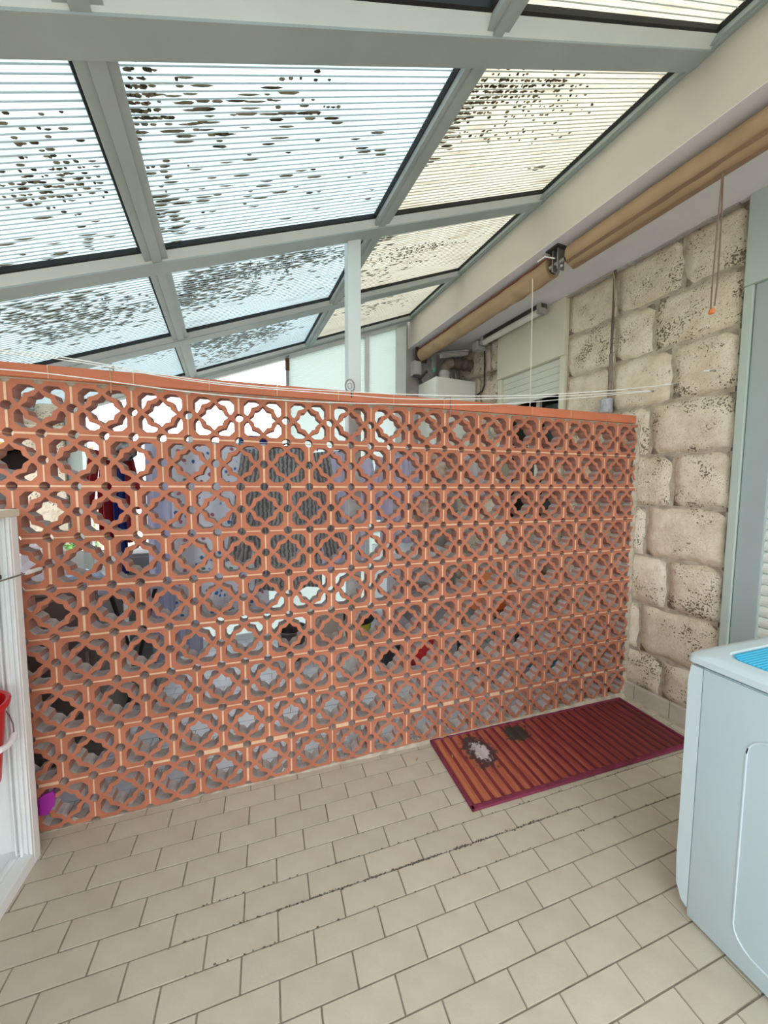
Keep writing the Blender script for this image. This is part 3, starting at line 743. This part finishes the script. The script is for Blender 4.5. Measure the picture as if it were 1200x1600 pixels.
# turquoise basket on the upper shelf
bs = thing('basket','turquoise woven plastic basket on the upper shelf of the cabinet','basket',(-.14,-.30,.9055))
MB().cbox((-.10,-.13,0),(.10,.13,.01),.003).obj('bottom', TURQ, bs)
for a,b in (((-.10,-.13),(.10,-.125)),((-.10,.125),(.10,.13)),((-.10,-.13),(-.095,.13)),((.095,-.13),(.10,.13))):
    lat = MB(); L = max(b[0]-a[0], b[1]-a[1]); nn = int(L/.014); hz = b[0]-a[0] > b[1]-a[1]
    for k in range(nn+1):
        t = k*L/nn
        if hz: lat.box((a[0]+t-.003,a[1],.008),(a[0]+t+.003,b[1],.145))
        else: lat.box((a[0],a[1]+t-.003,.008),(b[0],a[1]+t+.003,.145))
    for z in (.03,.055,.08,.105,.14): lat.box((a[0]-.001,a[1]-.001,z),(b[0]+.001,b[1]+.001,z+.006))
    lat.obj('side', TURQ, bs)
o = MB().cbox((-.09,-.15,0),(.105,.13,.030),.01).obj('folded_bag', mat('dark_canvas','3B352F',rough=.9,var=.4,vscale=40), smooth=True); o.location=(-.135,-.30,1.0525); o.rotation_euler=(0,0,.05)
tag(o,'dark crumpled bag lying on top of the turquoise basket','bag')
# metal rod with a white sleeve hooked across the cabinet stile
rd = thing('rod','thin metal rod with white sleeve sticking out across the cabinet frame','rod',(.085,-.24,1.088))
p0 = Vector((0,-.10,.01)); p1 = Vector((-.004,.30,-.005))
MB().tube([p0,p1],.0028,8).obj('shaft', STEEL, rd); q0 = p0.lerp(p1,.55); q1 = p0.lerp(p1,.80)
MB().tube([q0,q0.lerp(q1,.1),q0.lerp(q1,.9),q1],[.005,.0075,.0075,.006],10).obj('sleeve', WHITE, rd, smooth=True)
MB().tube([q1,q1.lerp(p1,.5),p1],[.005,.006,.0035],8).obj('tip', STEEL, rd, smooth=True)

# magenta dustpan poking through the lowest blocks
dp = thing('dustpan','magenta plastic dustpan corner poking out of the lowest lattice hole','dustpan',(.042,.02,.12)); dp.rotation_euler=(0,0,.1)
MB().prism([(-.030,-.035),(.000,-.042),(.022,-.010),(.026,.030),(.020,.052),(-.010,.045),(-.028,.030)],-.030,-.022,'xzy').obj('scoop', MAGENTA, dp)
MB().prism([(-.030,-.035),(-.024,-.035),(-.020,.032),(-.028,.032)],-.030,.05,'xzy').obj('rim', MAGENTA, dp)
MB().tube([(0,-.024,.0),(0,.06,.0),(0,.20,.01)],.010,10).obj('handle', MAGENTA, dp, smooth=True)

# ================================================================== AWNING, LAMP, PIPES UNDER THE SLAB
def roll(name, label, v0, v1, seed, wr):
    t = hthing(name, label, 'awning', 2.655, v0, 2.775, group=None)
    r0 = random.Random(seed); L = v1-v0; n = int(abs(L)/.02); m = 20; vs=[]; fs=[]
    for i in range(n+1):
        y = L*i/n
        for k in range(m):
            a = 2*PI*k/m; r = .060 + wr*(math.sin(a*2+y*9+seed)*.5+math.sin(y*37+a*3)*.5*(1+math.sin(y*6)))
            if abs(a-PI*1.45) < .25: r += .007
            vs.append((r*math.cos(a), y, r*math.sin(a)))
    for i in range(n):
        for k in range(m): fs.append((i*m+k,i*m+(k+1)%m,(i+1)*m+(k+1)%m,(i+1)*m+k))
    fs += [tuple(range(m)), tuple(n*m+k for k in range(m))]
    MB().add(vs,fs).obj('canvas_roll', CANVAS, t, smooth=True)
    return t, L
a1, L1 = roll('awning','far rolled tan canvas awning wrinkled under the slab edge', -.05, 1.60, 2.0, .0035)
MB().tube([(0,-.055,0),(0,.03,0)],.034,14).obj('roller_end', mat('rust_brown','5B3A2C',rough=.8,var=.3), a1, smooth=True)
MB().tube([(-.045,-.03,.047),(-.045,L1,.047)],.006,6).obj('front_bar', mat('red_brown','7A3D2B',rough=.7), a1)
MB().cbox((-.07,L1,-.075),(.06,L1+.02,.07),.003).obj('bracket', mat('dark_rust','4A352C',rough=.9,var=.3), a1)
a2, L2 = roll('awning','near rolled brown canvas awning running out of frame upper right', -3.2, -.19, 5.0, .0012)
MB().prism([(-.052,-.045),(.02,-.072),(.045,-.060),(.03,-.040)],0,L2+.005,'xzy').obj('front_bar', CANVAS_D, a2)
br = hthing('awning_bracket','rusty steel wall bracket between the two rolled awnings','bracket', 2.62, -.115, 2.845)
for y in (-.022,.014): MB().cbox((-.02,y,-.13),(.035,y+.008,.0),.002).obj('plate', STEEL, br)
MB().cbox((-.045,-.04,-.008),(.07,.05,.004),.002).obj('mount', DARK, br)
MB().tube([(.0,-.06,-.09),(.0,.05,-.085)],.014,10).obj('axle', STEEL, br, smooth=True)
MB().tube([(-.03,-.06,-.135),(.0,-.02,-.12),(.03,.03,-.13)],.008,8).obj('lever', STEEL, br, smooth=True)
MB().tube([(-.055,.10,-.035),(-.05,.05,-.03),(-.02,.0,-.06)],.004,6).obj('cable', WIRE, br)
# crank eye with doubled strap
st = hthing('pull_strap','brown doubled strap hanging from the near awning with orange end','strap', 2.655, -.905, 2.695)
MB().tube([(.016*math.cos(a),0,.034+.018*math.sin(a)) for a in [k*PI/6 for k in range(13)]],.0028,6).obj('ring', FRAME_L, st)
sb = mat('brown_webbing','7A6A5C',rough=.9)
MB().tube([(-.001,0,.018),(-.004,.004,-.2),(-.004,.008,-.42),(-.001,.010,-.53)],.0032,6).obj('strand', sb, st)
MB().tube([(.004,0,.018),(.006,-.004,-.2),(.004,-.006,-.42),(.002,-.002,-.52)],.0032,6).obj('strand', sb, st)
MB().lathe([(0,-.012),(.010,-.008),(.012,0),(.008,.010),(0,.012)],(0,.006,-.542),10).obj('end_knob', ORANGE, st, smooth=True)
# white cord
o = MB().tube([W(2.61,.045,2.80),W(2.60,.06,2.78),W(2.60,.055,2.70),W(2.604,.052,2.3),W(2.606,.05,1.90),W(2.60,.05,1.55)],.0032,6).obj('hanging_cord', mat('cream_cord','DDD6C4',rough=.8)); tag(o,'thin cream cord hanging straight down from the far awning','cord')
# fluorescent batten
ft = hthing('fluorescent_lamp','grimy fluorescent batten lamp fixed where soffit meets wall','lamp', 3.07, .40, 2.85)
MB().cbox((-.035,0,-.045),(.035,.72,-.005),.006).obj('housing', DARK, ft)
MB().tube([(-.016,.03,-.062),(-.016,.70,-.062)],.027,14).obj('tube', mat('dusty_tube','E0DED6',rough=.4,var=.15,vscale=12), ft, smooth=True)
for y in (0,.69): MB().cbox((-.042,y,-.082),(.03,y+.035,-.006),.006).obj('end_cap', PLASTER_G, ft)
jb = hthing('junction_box','small grey junction box at the far end of the batten lamp','box', 3.07, 1.20, 2.74)
MB().cbox((-.05,-.04,0),(.05,.04,.085),.005).obj('box_body', PLASTER_G, jb); MB().lathe([(0,.002),(.02,.002),(.02,0)],(0,0,.085),12).obj('lid_plug', FRAME, jb)
MB().cbox((-.048,-.046,.004),(.048,-.039,.081),.002).obj('cover', FRAME, jb)
ar = link('folding_arm', None, a1, (2.74-2.655, 1.46+.05, 2.70-2.775))
ar['label'] = 'folded grey metal arm'
MB().tube([(.0,0,.05),(.06,-.05,.06),(.28,-.16,.075)],.010,8).obj('upper_bar', STEEL, ar, smooth=True)
MB().prism([(-.02,-.03),(.30,.04),(.30,.075),(-.02,.01)],-.14,-.10,'xzy').obj('lower_arm', PLASTER_G, ar)
MB().cbox((-.05,-.02,-.12),(-.01,.02,.03),.004).obj('hinge', STEEL, ar)
MB().cbox((-.045,-.03,-.14),(-.025,-.01,-.10),.003).obj('clip', mat('teal_clip','4E9E86',rough=.5), ar)
# conduit down the stones
cd = hthing('conduit','thin brown conduit pipe running down the stones to a silver can','pipe', WALL_U-.033, -.118, 0)
MB().tube([(0,0,2.84),(0,0,2.0)],[.008]*2,8).obj('pipe', BROWNPIPE, cd, smooth=True)
MB().tube([(0,0,2.30),(.002,0,2.0)],.012,10).obj('sleeve', mat('pale_brown_pipe','8D7B70',rough=.6,var=.3,vscale=20), cd, smooth=True)
MB().tube([(-.002,.40,2.835),(-.004,.06,2.838),(-.006,.01,2.83),(-.012,-.008,2.78),(-.012,-.015,2.65),(-.004,-.016,2.60)],.004,6).obj('wire', mat('beige_wire','B5A88F',rough=.6), cd, smooth=True)
MB().lathe([(0,0),(.034,0),(.041,.006),(.041,.095),(.030,.10),(0,.10)],(-.012,.012,1.905),16).obj('can', mat('silver_wrap','B9BCC2',rough=.5,metal=.3,var=.25,vscale=60,bump=.6,bscale=80), cd, smooth=True)
c2 = MB().tube([W(3.15,1.21,2.78),W(3.15,1.20,2.60),W(3.15,1.20,2.42),W(3.15,1.23,2.37),W(3.15,1.33,2.34)],.009,8).obj('black_pipe', DARK, smooth=True); tag(c2,'black cable bending down the stones right of the boiler','pipe')
# boiler
bo = hthing('boiler','white wall boiler box with silver flue in the far corner','boiler', 2.91, 1.50, 1.75)
MB().cbox((-.245,-.17,0),(.235,.19,.735),.006).obj('casing', mat('boiler_white','E6E7E0',rough=.35), bo, smooth=True)
MB().cbox((-.23,-.174,.04),(.22,-.169,.70),.002).obj('front_cover', mat('boiler_white','DEE0D8'), bo)
fv = MB(); fv.lathe([(.056,0),(.056,.03),(.060,.032),(.060,.042),(.056,.044),(.056,.085),(.060,.087),(.060,.097),(.054,.10),(.054,.12)],(-.04,0,.735),20); fv.obj('flue', mat('flue_white','C9C8C0',rough=.4,var=.15), bo, smooth=True)
MB().tube([(-.04,0,.85),(-.035,.0,.895),(-.005,-.01,.93),(.04,-.02,.94)],.056,16).obj('elbow', mat('dusty_flue','8E8174',rough=.6,var=.3,vscale=18), bo, smooth=True)
hz_ = MB(); pts=[]; rr_=[]
for k in range(13):
    x=.04+.018*k; pts.append((x,-.02-.002*k,.94)); rr_.append(.056 if k%4 else .064)
MB().tube(pts,rr_,18).obj('flue_duct', mat('brown_flue','6B5D52',rough=.6,var=.3,vscale=18), bo, smooth=True)
MB().tube([(.06,.06,.735),(.06,.07,.80),(.06,.12,.84)],.03,12).obj('blue_hose', mat('blue_hose','2A3F86',rough=.5), bo, smooth=True)
MB().tube([(.13,.05,.735),(.13,.05,.86)],.018,10).obj('grey_pipe', STEEL, bo)
vb = hthing('valve','small grey meter box with dark pipes left of the boiler flue','valve', 2.62, 1.64, 2.52)
MB().cbox((-.05,-.04,.05),(.03,.06,.19),.006).obj('meter_body', PLASTER_G, vb, smooth=True)
MB().tube([(.0,0,.19),(.01,.02,.26),(.02,.05,.32)],.016,8).obj('pipe', DARK, vb, smooth=True); MB().tube([(.05,.0,-.03),(.02,.0,.04)],.016,8).obj('pipe', DARK, vb, smooth=True)
MB().tube([(-.05,0,.04),(.03,-.04,.02),(.09,-.05,.09)],.014,8).obj('lever', DARK, vb, smooth=True)

# ================================================================== CLOTHES LINES ON THE FRONT
def sagline(name, pts, label, r=.0021):
    P = [Vector(p) for p in pts]; out=[]
    for i in range(len(P)-1):
        a=P[max(i-1,0)]; b=P[i]; c=P[i+1]; d=P[min(i+2,len(P)-1)]
        for k in range(8):
            t=k/8; out.append(.5*((2*b)+(c-a)*t+(2*a-5*b+4*c-d)*t*t+(3*b-a-3*c+d)*t**3))
    out.append(P[-1]); o = MB().tube(out,r,6).obj(name, WIRE, smooth=True); tag(o,label,'clothesline'); return o
sagline('clothesline', [(-0.51, -0.048, 1.800), (0.03, -0.067, 1.876), (0.682, -0.092, 1.823), (1.194, -0.112, 1.82), (1.953, -0.142, 1.851), (2.619, -0.167, 1.921), (3.181, -0.189, 2.005)], 'upper white clothesline sagging across the top of the lattice wall')
sagline('clothesline', [(-0.51, -0.052, 1.785), (0.022, -0.052, 1.871), (0.677, -0.056, 1.825), (1.203, -0.059, 1.822), (1.644, -0.061, 1.83), (2.369, -0.065, 1.897), (3.169, -0.07, 1.995)], 'middle white clothesline just under the upper one over the coping')
sagline('clothesline', [(-0.51, -0.034, 1.765), (0.009, -0.035, 1.818), (0.674, -0.042, 1.784), (1.205, -0.048, 1.785), (2.01, -0.057, 1.832), (2.594, -0.063, 1.908), (3.169, -0.07, 1.992)], 'lowest white clothesline crossing in front of the coping')
def eye(p, label):
    t = thing('wall_hook', label, 'hook', p, TH)
    MB().tube([(.03,0,0),(-.002,0,0)],.004,8).obj('screw', STEEL, t)
    MB().tube([(-.012+.011*math.cos(a),.011*math.sin(a),.0) for a in [k*PI/6 for k in range(13)]],.0026,6).obj('eye', mat('zinc','B9C4C0',rough=.4,metal=.5), t, smooth=True)
    MB().tube([(-.02,.01,0),(-.03,.03,.004),(-.02,.045,-.002)],.004,6).obj('knot', WIRE, t, smooth=True)
eye(W(WALL_U-.022,-.505,2.005),'zinc screw eye in the stone holding the upper clothesline')
eye(W(WALL_U-.022,-.385,1.995),'zinc screw eye in the stone holding the two lower clotheslines')
eye(W(WALL_U-.022,-.69,2.03),'unused zinc screw eye in the stone nearest the green frame')
# pulley on the coping
pl = thing('pulley','small grey clothesline pulley wheel standing on the coping near the post','pulley',(1.30,.02,1.853))
MB().tube([(.022*math.cos(a),0,.032+.030*math.sin(a)) for a in [k*PI/10 for k in range(21)]],.0034,8).obj('wheel', STEEL, pl, smooth=True)
MB().tube([(.010*math.cos(a),0,.032+.014*math.sin(a)) for a in [k*PI/6 for k in range(13)]],.002,6).obj('hub', STEEL, pl, smooth=True)
MB().tube([(.0,0,.002),(.0,-.034,.0),(.0,-.036,-.03)],.0028,6).obj('hook', DARK, pl, smooth=True)
for i,(x,lb) in enumerate(((.335,'thin tan string tied over the coping at the left'),(1.82,'grey wire loop bent over the coping left of the boiler'))):
    o = MB().tube([(x,.09,1.84),(x-.01,.085,1.862),(x-.004,.03,1.870),(x,-.016,1.862),(x+.004,-.019,1.82),(x+.002,-.018,1.765)],.0022 if i else .0017,6).obj('tie_wire', STEEL if i else mat('tan_string','B99A72',rough=.9), smooth=True); tag(o,lb,'wire')

# ================================================================== THINGS BEHIND THE LATTICE
def drape(name, m, w, h, folds, amp, seed, label=None, cat=None, loc=(0,0,0), rz=0, wtop=1, parent=None, nx=36, nz=18, thick=.003, hem=.0, group=None):
    r = random.Random(seed); ph = r.uniform(0,6); vs=[]; fs=[]
    for j in range(nz+1):
        t = j/nz; ww = w*(wtop+(1-wtop)*min(1,t*2.2))
        for i in range(nx+1):
            a = i/nx-.5; y = amp*(math.sin(a*folds*2*PI+ph+t*.6)+.35*math.sin(a*folds*4.3*PI+t*2+ph))*(.35+.65*t)
            vs.append((a*ww, y, -h*t + hem*math.sin(a*5+ph)*t))
    for j in range(nz):
        for i in range(nx): q=j*(nx+1)+i; fs.append((q,q+1,q+nx+2,q+nx+1))
    o = MB().add(vs,fs).obj(name, m, parent, smooth=True); o.location = loc; o.rotation_euler=(0,0,rz)
    solidify(o,thick)
    if label: tag(o,label,cat,group)
    return o
FLOR = floral_mat(); STRIPE = stripe_mat()
drape('bed_sheet', FLOR, .52, 1.06, 3.2, .022, 1, 'pale sheet with little blue and pink flowers hanging behind the lattice','sheet',(.65,.64,1.66),.03)
drape('bed_sheet', GREYSHEET, .27, 1.32, 3, .030, 2, 'plain grey blue sheet hanging left of the flowered sheet','sheet',(.375,.72,1.66),.02)
drape('towel', NAVY, .40, .16, 2, .012, 3, 'navy cloth showing below the hem of the flowered sheet','towel',(.66,.70,.74),0)
def garment(name, label, m, loc, w, h, seed, sleeve=.35, rz=0):
    t = thing(name, label, 'clothing', loc, rz)
    drape('body', m, w, h, 3, .02, seed, parent=t, wtop=.55)
    for s in (-1,1):
        o = drape('sleeve', m, w*.34, h*sleeve, 1.5, .012, seed+s+9, parent=t, nx=12, loc=(s*w*.46,-.012,-.035)); o.rotation_euler=(0,-s*.16,0)
    MB().tube([(-w*.30,0,-.03),(0,0,.012),(w*.30,0,-.03)],.005,6).obj('hanger_bar', DARK, t); MB().tube([(0,0,.01),(0,0,.03),(.012,0,.045),(0,0,.058),(-.010,0,.048)],.0022,6).obj('hanger_hook', STEEL, t)
    return t
garment('robe','long grey striped robe on a hanger behind the lattice', STRIPE,(1.03,.55,1.645),.40,.88,4,.75)
garment('shirt','lilac white shirt on a hanger right of the striped robe', LILAC,(1.40,.66,1.635),.30,.80,5,.55)
garment('shirt','pale lilac blouse hanging at the right end of the drying line', LILAC,(1.76,.60,1.63),.24,.62,6,.5)
drape('towel', NAVY, .18,.12,2,.012,8,'blue cloth folded over the line above the sheet and robe','towel',(.84,.70,1.715),0)
garment('jacket','dark red and navy jacket hanging at the left end of the line', DRED,(.085,.70,1.635),.16,.56,11,.6)
t = drape('scarf', NAVY,.06,.66,2,.012,12,'navy scarf hanging over the dark red jacket','scarf',(.125,.655,1.56),0)
# helmet-like dark bag
cp = thing('bag','black and white patterned bag hanging above the dark red jacket','bag',(.15,.60,1.585)); 
MB().lathe([(0,-.05),(.05,-.048),(.085,-.015),(.088,.02),(.06,.05),(0,.058)],n=20,sq=(1,.7)).obj('body', mat('zigzag_fabric','2B2B2E',rough=.9,col2='C9C9CC',vscale=28), cp, smooth=True)
MB().tube([(-.04,0,.045),(0,0,.09),(.04,0,.045)],.004,6).obj('strap', BLACK, cp)
# the drying line and its pegs
for y,z,lb in ((.62,1.665,'front plastic line that carries the laundry behind the lattice'),(.70,1.70,'rear plastic line above the hanging sheets')):
    o = MB().tube([(-.45,y-.02,z+.02),(.6,y,z),(1.8,y+.02,z),(3.10,y+.10,z+.04)],.0022,6).obj('clothesline', WIRE); tag(o,lb,'clothesline')
pgs = [(.46,'yellow',YELLOW),(.76,'blue',TURQ),(1.12,'yellow',YELLOW),(1.22,'magenta',MAGENTA),(1.50,'turquoise',TURQ),(1.75,'orange',ORANGE)]
pl_ = {0:'yellow peg on the line above the flowered sheet',1:'turquoise peg at the right corner of the flowered sheet',2:'yellow peg on the line above the robe sleeve',3:'magenta peg on the line between robe and shirt',4:'turquoise peg on the line between shirt and blouse',5:'orange peg on the line past the blouse'}
for i,(x,c,m) in enumerate(pgs):
    p = thing('clothes_peg', pl_[i], 'peg', (x,.62,1.655), group='pegs on the drying line')
    for s in (-1,1): MB().cbox((-.005,s*.004-.003,-.03),(.005,s*.004+.003,.035),.001).obj('jaw', m, p)
# floor-standing things
def crate(name,label,cat,loc,size,m,rz=0,lidm=None,door=False,c=.008):
    t = thing(name,label,cat,loc,rz); x,y,z=size
    MB().cbox((-x/2,-y/2,0),(x/2,y/2,z),c).obj('body', m, t, smooth=True)
    if lidm: MB().cbox((-x/2-.006,-y/2-.006,z),(x/2+.006,y/2+.006,z+.018),.004).obj('top', lidm, t)
    if door: 
        MB().cbox((-x/2+.01,-y/2-.012,.05),(x/2-.01,-y/2,z-.02),.004).obj('door', m, t); MB().cbox((x/2-.05,-y/2-.022,z*.55),(x/2-.035,-y/2-.012,z*.55+.1),.002).obj('handle', STEEL, t)
    return t
crate('cabinet','dark grey metal cabinet low behind the left of the lattice','cabinet',(-.16,.62,0),(.46,.42,.86),mat('dark_grey_laminate','6A6664',rough=.55,var=.12),.05,GREYC,True)
crate('cabinet','tall grey door leaning beside the dark grey cabinet','cabinet',(.14,1.05,0),(.14,.36,.98),GREYC,.0,None,True)
o = MB(); r9=random.Random(5)
def crumple(name,label,cat,loc,size,m,seed,nn=14):
    r=random.Random(seed); b=MB(); vs=[]; fs=[]; n=nn; k2=8
    for j in range(k2+1):
        for i in range(n):
            a=2*PI*i/n; th=PI*j/k2; q=1+.20*math.sin(a*3+seed)+r.uniform(-.16,.16)
            vs.append((size[0]*math.sin(th)*math.cos(a)*q,size[1]*math.sin(th)*math.sin(a)*q,size[2]*(1-math.cos(th))*(1+r.uniform(-.05,.05))))
    for j in range(k2):
        for i in range(n): fs.append((j*n+i,j*n+(i+1)%n,(j+1)*n+(i+1)%n,(j+1)*n+i))
    o=b.add(vs,fs).obj(name,m,smooth=False); o.location=loc; tag(o,label,cat); return o
crumple('plastic_bag','crumpled white plastic bag on the dark grey cabinet','bag',(-.20,.55,.8785),(.12,.11,.135),WCOT,3)
crumple('packet','blue and clear crinkled packet right of the white bag','packet',(.025,.45,.8785),(.075,.06,.05),mat('clear_blue_film','A9C6E6',rough=.25,var=.35,vscale=18),8)
# pot on the cabinet back and a tilted black pan
pn = thing('pan','black pan propped upright high behind the far left blocks','pan',(-.10,.26,1.50)); pn.rotation_euler=(1.2,0,.3)
MB().lathe([(0,0),(.055,0),(.067,.025),(.070,.025),(.058,-.004),(0,-.004)],n=24).obj('dish', BLACK, pn, smooth=True)
MB().tube([(0,-.09,.025),(0,-.16,.03),(0,-.24,.04)],.009,8).obj('handle', BLACK, pn)
sh = thing('wall_shelf','grey shelf board on the outer wall holding the black pan','shelf',(-.22,.40,1.40)); MB().cbox((-.20,-.20,-.012),(.16,.22,.012),.003).obj('board', GREYC, sh); 
for y in (-.12,.14): MB().cbox((-.22,y,-.11),(-.19,y+.02,-.012),.002).obj('bracket', STEEL, sh)
# ironing board legs
ib = thing('ironing_board','folded ironing board with black legs beside the grey sheet','ironing board',(.24,.42,0),.2)
MB().tube([(-.10,0,.01),(.10,.02,.86)],.010,8).obj('leg', BLACK, ib); MB().tube([(.10,0,.01),(-.10,.03,.86)],.010,8).obj('leg', BLACK, ib)
MB().cbox((-.14,-.02,.86),(.14,.04,.885),.008).obj('board', GREYSHEET, ib)
bucket('bucket','dark grey bucket on the floor under the striped robe',(1.08,1.24,.0),.12,.25,mat('dark_grey_plastic','4A4444',rough=.5))
crate('storage_box','beige plastic storage box with lid between the two dark buckets','box',(1.38,1.40,0),(.26,.26,.30),BEIGE,.1,BEIGE)
yb = bucket('bucket','yellow bucket with black bin bag over the rim on the floor',(1.66,1.34,.0),.13,.24,YELLOW)
MB().lathe([(.128,.205),(.148,.22),(.15,.26),(.10,.31),(.03,.29),(0,.30)],n=18).obj('bin_bag', BLACK, yb)
wa = thing('washing_machine','white front loading washing machine behind the right of the lattice','washing machine',(2.14,1.30,0),-.05)
MB().cbox((-.29,-.26,.02),(.29,.28,.85),.01).obj('body', mat('off_white_enamel','C9CBD2',rough=.35), wa, smooth=True)
MB().cbox((-.28,-.268,.72),(.28,-.26,.84),.003).obj('control_panel', WHITE, wa)
d = MB().lathe([(0,.0),(.12,.0),(.15,.02),(.17,.022),(.18,0)],n=28).obj('door', mat('grey_door_ring','8F9298',rough=.3), wa, smooth=True); d.location=(0,-.26,.42); d.rotation_euler=(PI/2,0,0)
rb_ = bucket('bucket','red bucket standing on the floor before the white machine',(2.06,.80,.0),.12,.26,RED)
pt = thing('cooking_pot','dark pot with pale lid beside the yellow bucket','pot',(1.82,.88,.0)); MB().lathe([(0,0),(.10,0),(.115,.02),(.115,.20),(.12,.205),(.0,.205)],n=22).obj('pot_body', mat('dark_enamel','2A2A2C',rough=.4), pt, smooth=True)
MB().lathe([(.0,.235),(.05,.23),(.115,.212),(.12,.206),(0,.206)],n=22).obj('lid', BEIGE, pt, smooth=True); MB().lathe([(0,.265),(.015,.26),(.012,.236)],n=10).obj('knob', BLACK, pt)
crate('crate','orange plastic crate stacked on the grey stool near the stone wall','crate',(2.52,.62,.4905),(.34,.26,.22),ORANGE,.1)
stl = thing('stool','grey stool carrying the orange crate near the stone wall','stool',(2.52,.62,0))
MB().cbox((-.2,-.16,.46),(.2,.16,.49),.005).obj('seat', GREYC, stl)
for x in (-.17,.17):
    for y in (-.13,.13): MB().cbox((x-.015,y-.015,0),(x+.015,y+.015,.46),.003).obj('leg', DARK, stl)
crate('cool_box','small bright blue cool box on the floor near the stone wall','box',(2.93,.45,0),(.20,.24,.26),TURQ,.1,WHITE)
crate('shoe_cabinet','pale narrow cabinet against the stones below the window','cabinet',(2.90,.85,0),(.24,.36,1.10),PLASTER,TH,WHITE,True)
drape('apron', mat('printed_apron','E0DAD0',rough=.9,col2='B58A5A',vscale=14),.26,.55,2,.016,31,'white apron with brown print on the line left of the boiler','apron',(2.05,.68,1.66),.03)
drape('towel', WCOT,.22,.35,2,.014,33,'short white towel on the line below the boiler','towel',(2.42,.70,1.67),.03)

# ================================================================== OUTSIDE
gd = MB().box((-40,-30,-.5),(40,60,-.07)).obj('floor', mat('outdoor_ground','A9A79B',rough=.95,var=.2,vscale=1)); tag(gd,'pale outdoor ground around the veranda','ground',kind='structure')
hs = thing('house','low yellow rendered house with flat roof far beyond the outer wall','house',(-2.42,7.0,-.07),.40)
MB().box((-5,0,0),(0,4,2.22)).obj('wall', mat('yellow_render','E6CC5E',rough=.9,var=.06), hs)
MB().box((-5.1,-.1,2.22),(.06,4.1,2.32)).obj('roof', PLASTER, hs)
f = MB().box((-1.9,-.04,.9),(-1.0,.0,2.0)).obj('window', WHITE, hs); MB().box((-1.82,-.05,.98),(-1.08,-.04,1.92)).obj('pane', mat('dark_glass','0B0C0E'), f)
for i,(x,y,s,lb) in enumerate(((-2.45,6.2,.42,'round green bush outside before the yellow house'),(-3.5,5.6,.34,'smaller green bush left of the round bush outside'))):
    t = thing('bush', lb, 'bush', (x,y,-.07)); MB().tube([(0,0,0),(0,0,s)],.03,8).obj('stem', BROWNPIPE, t)
    b = MB(); r=random.Random(40+i)
    for _ in range(900):
        v = Vector((r.gauss(0,1),r.gauss(0,1),r.gauss(0,1))).normalized()*s*r.uniform(.55,1); v.z = v.z*.9+s*1.15
        a = Vector((r.gauss(0,1),r.gauss(0,1),r.gauss(0,1))).normalized(); c = v.cross(a).normalized(); l_ = .05
        b.add([v-a*l_,v+c*l_*.45,v+a*l_,v-c*l_*.45],[(0,1,2,3)])
    b.obj('foliage', mat('bush_leaf','6FA05A',rough=.7,var=.3,vscale=8), t, kind='stuff')
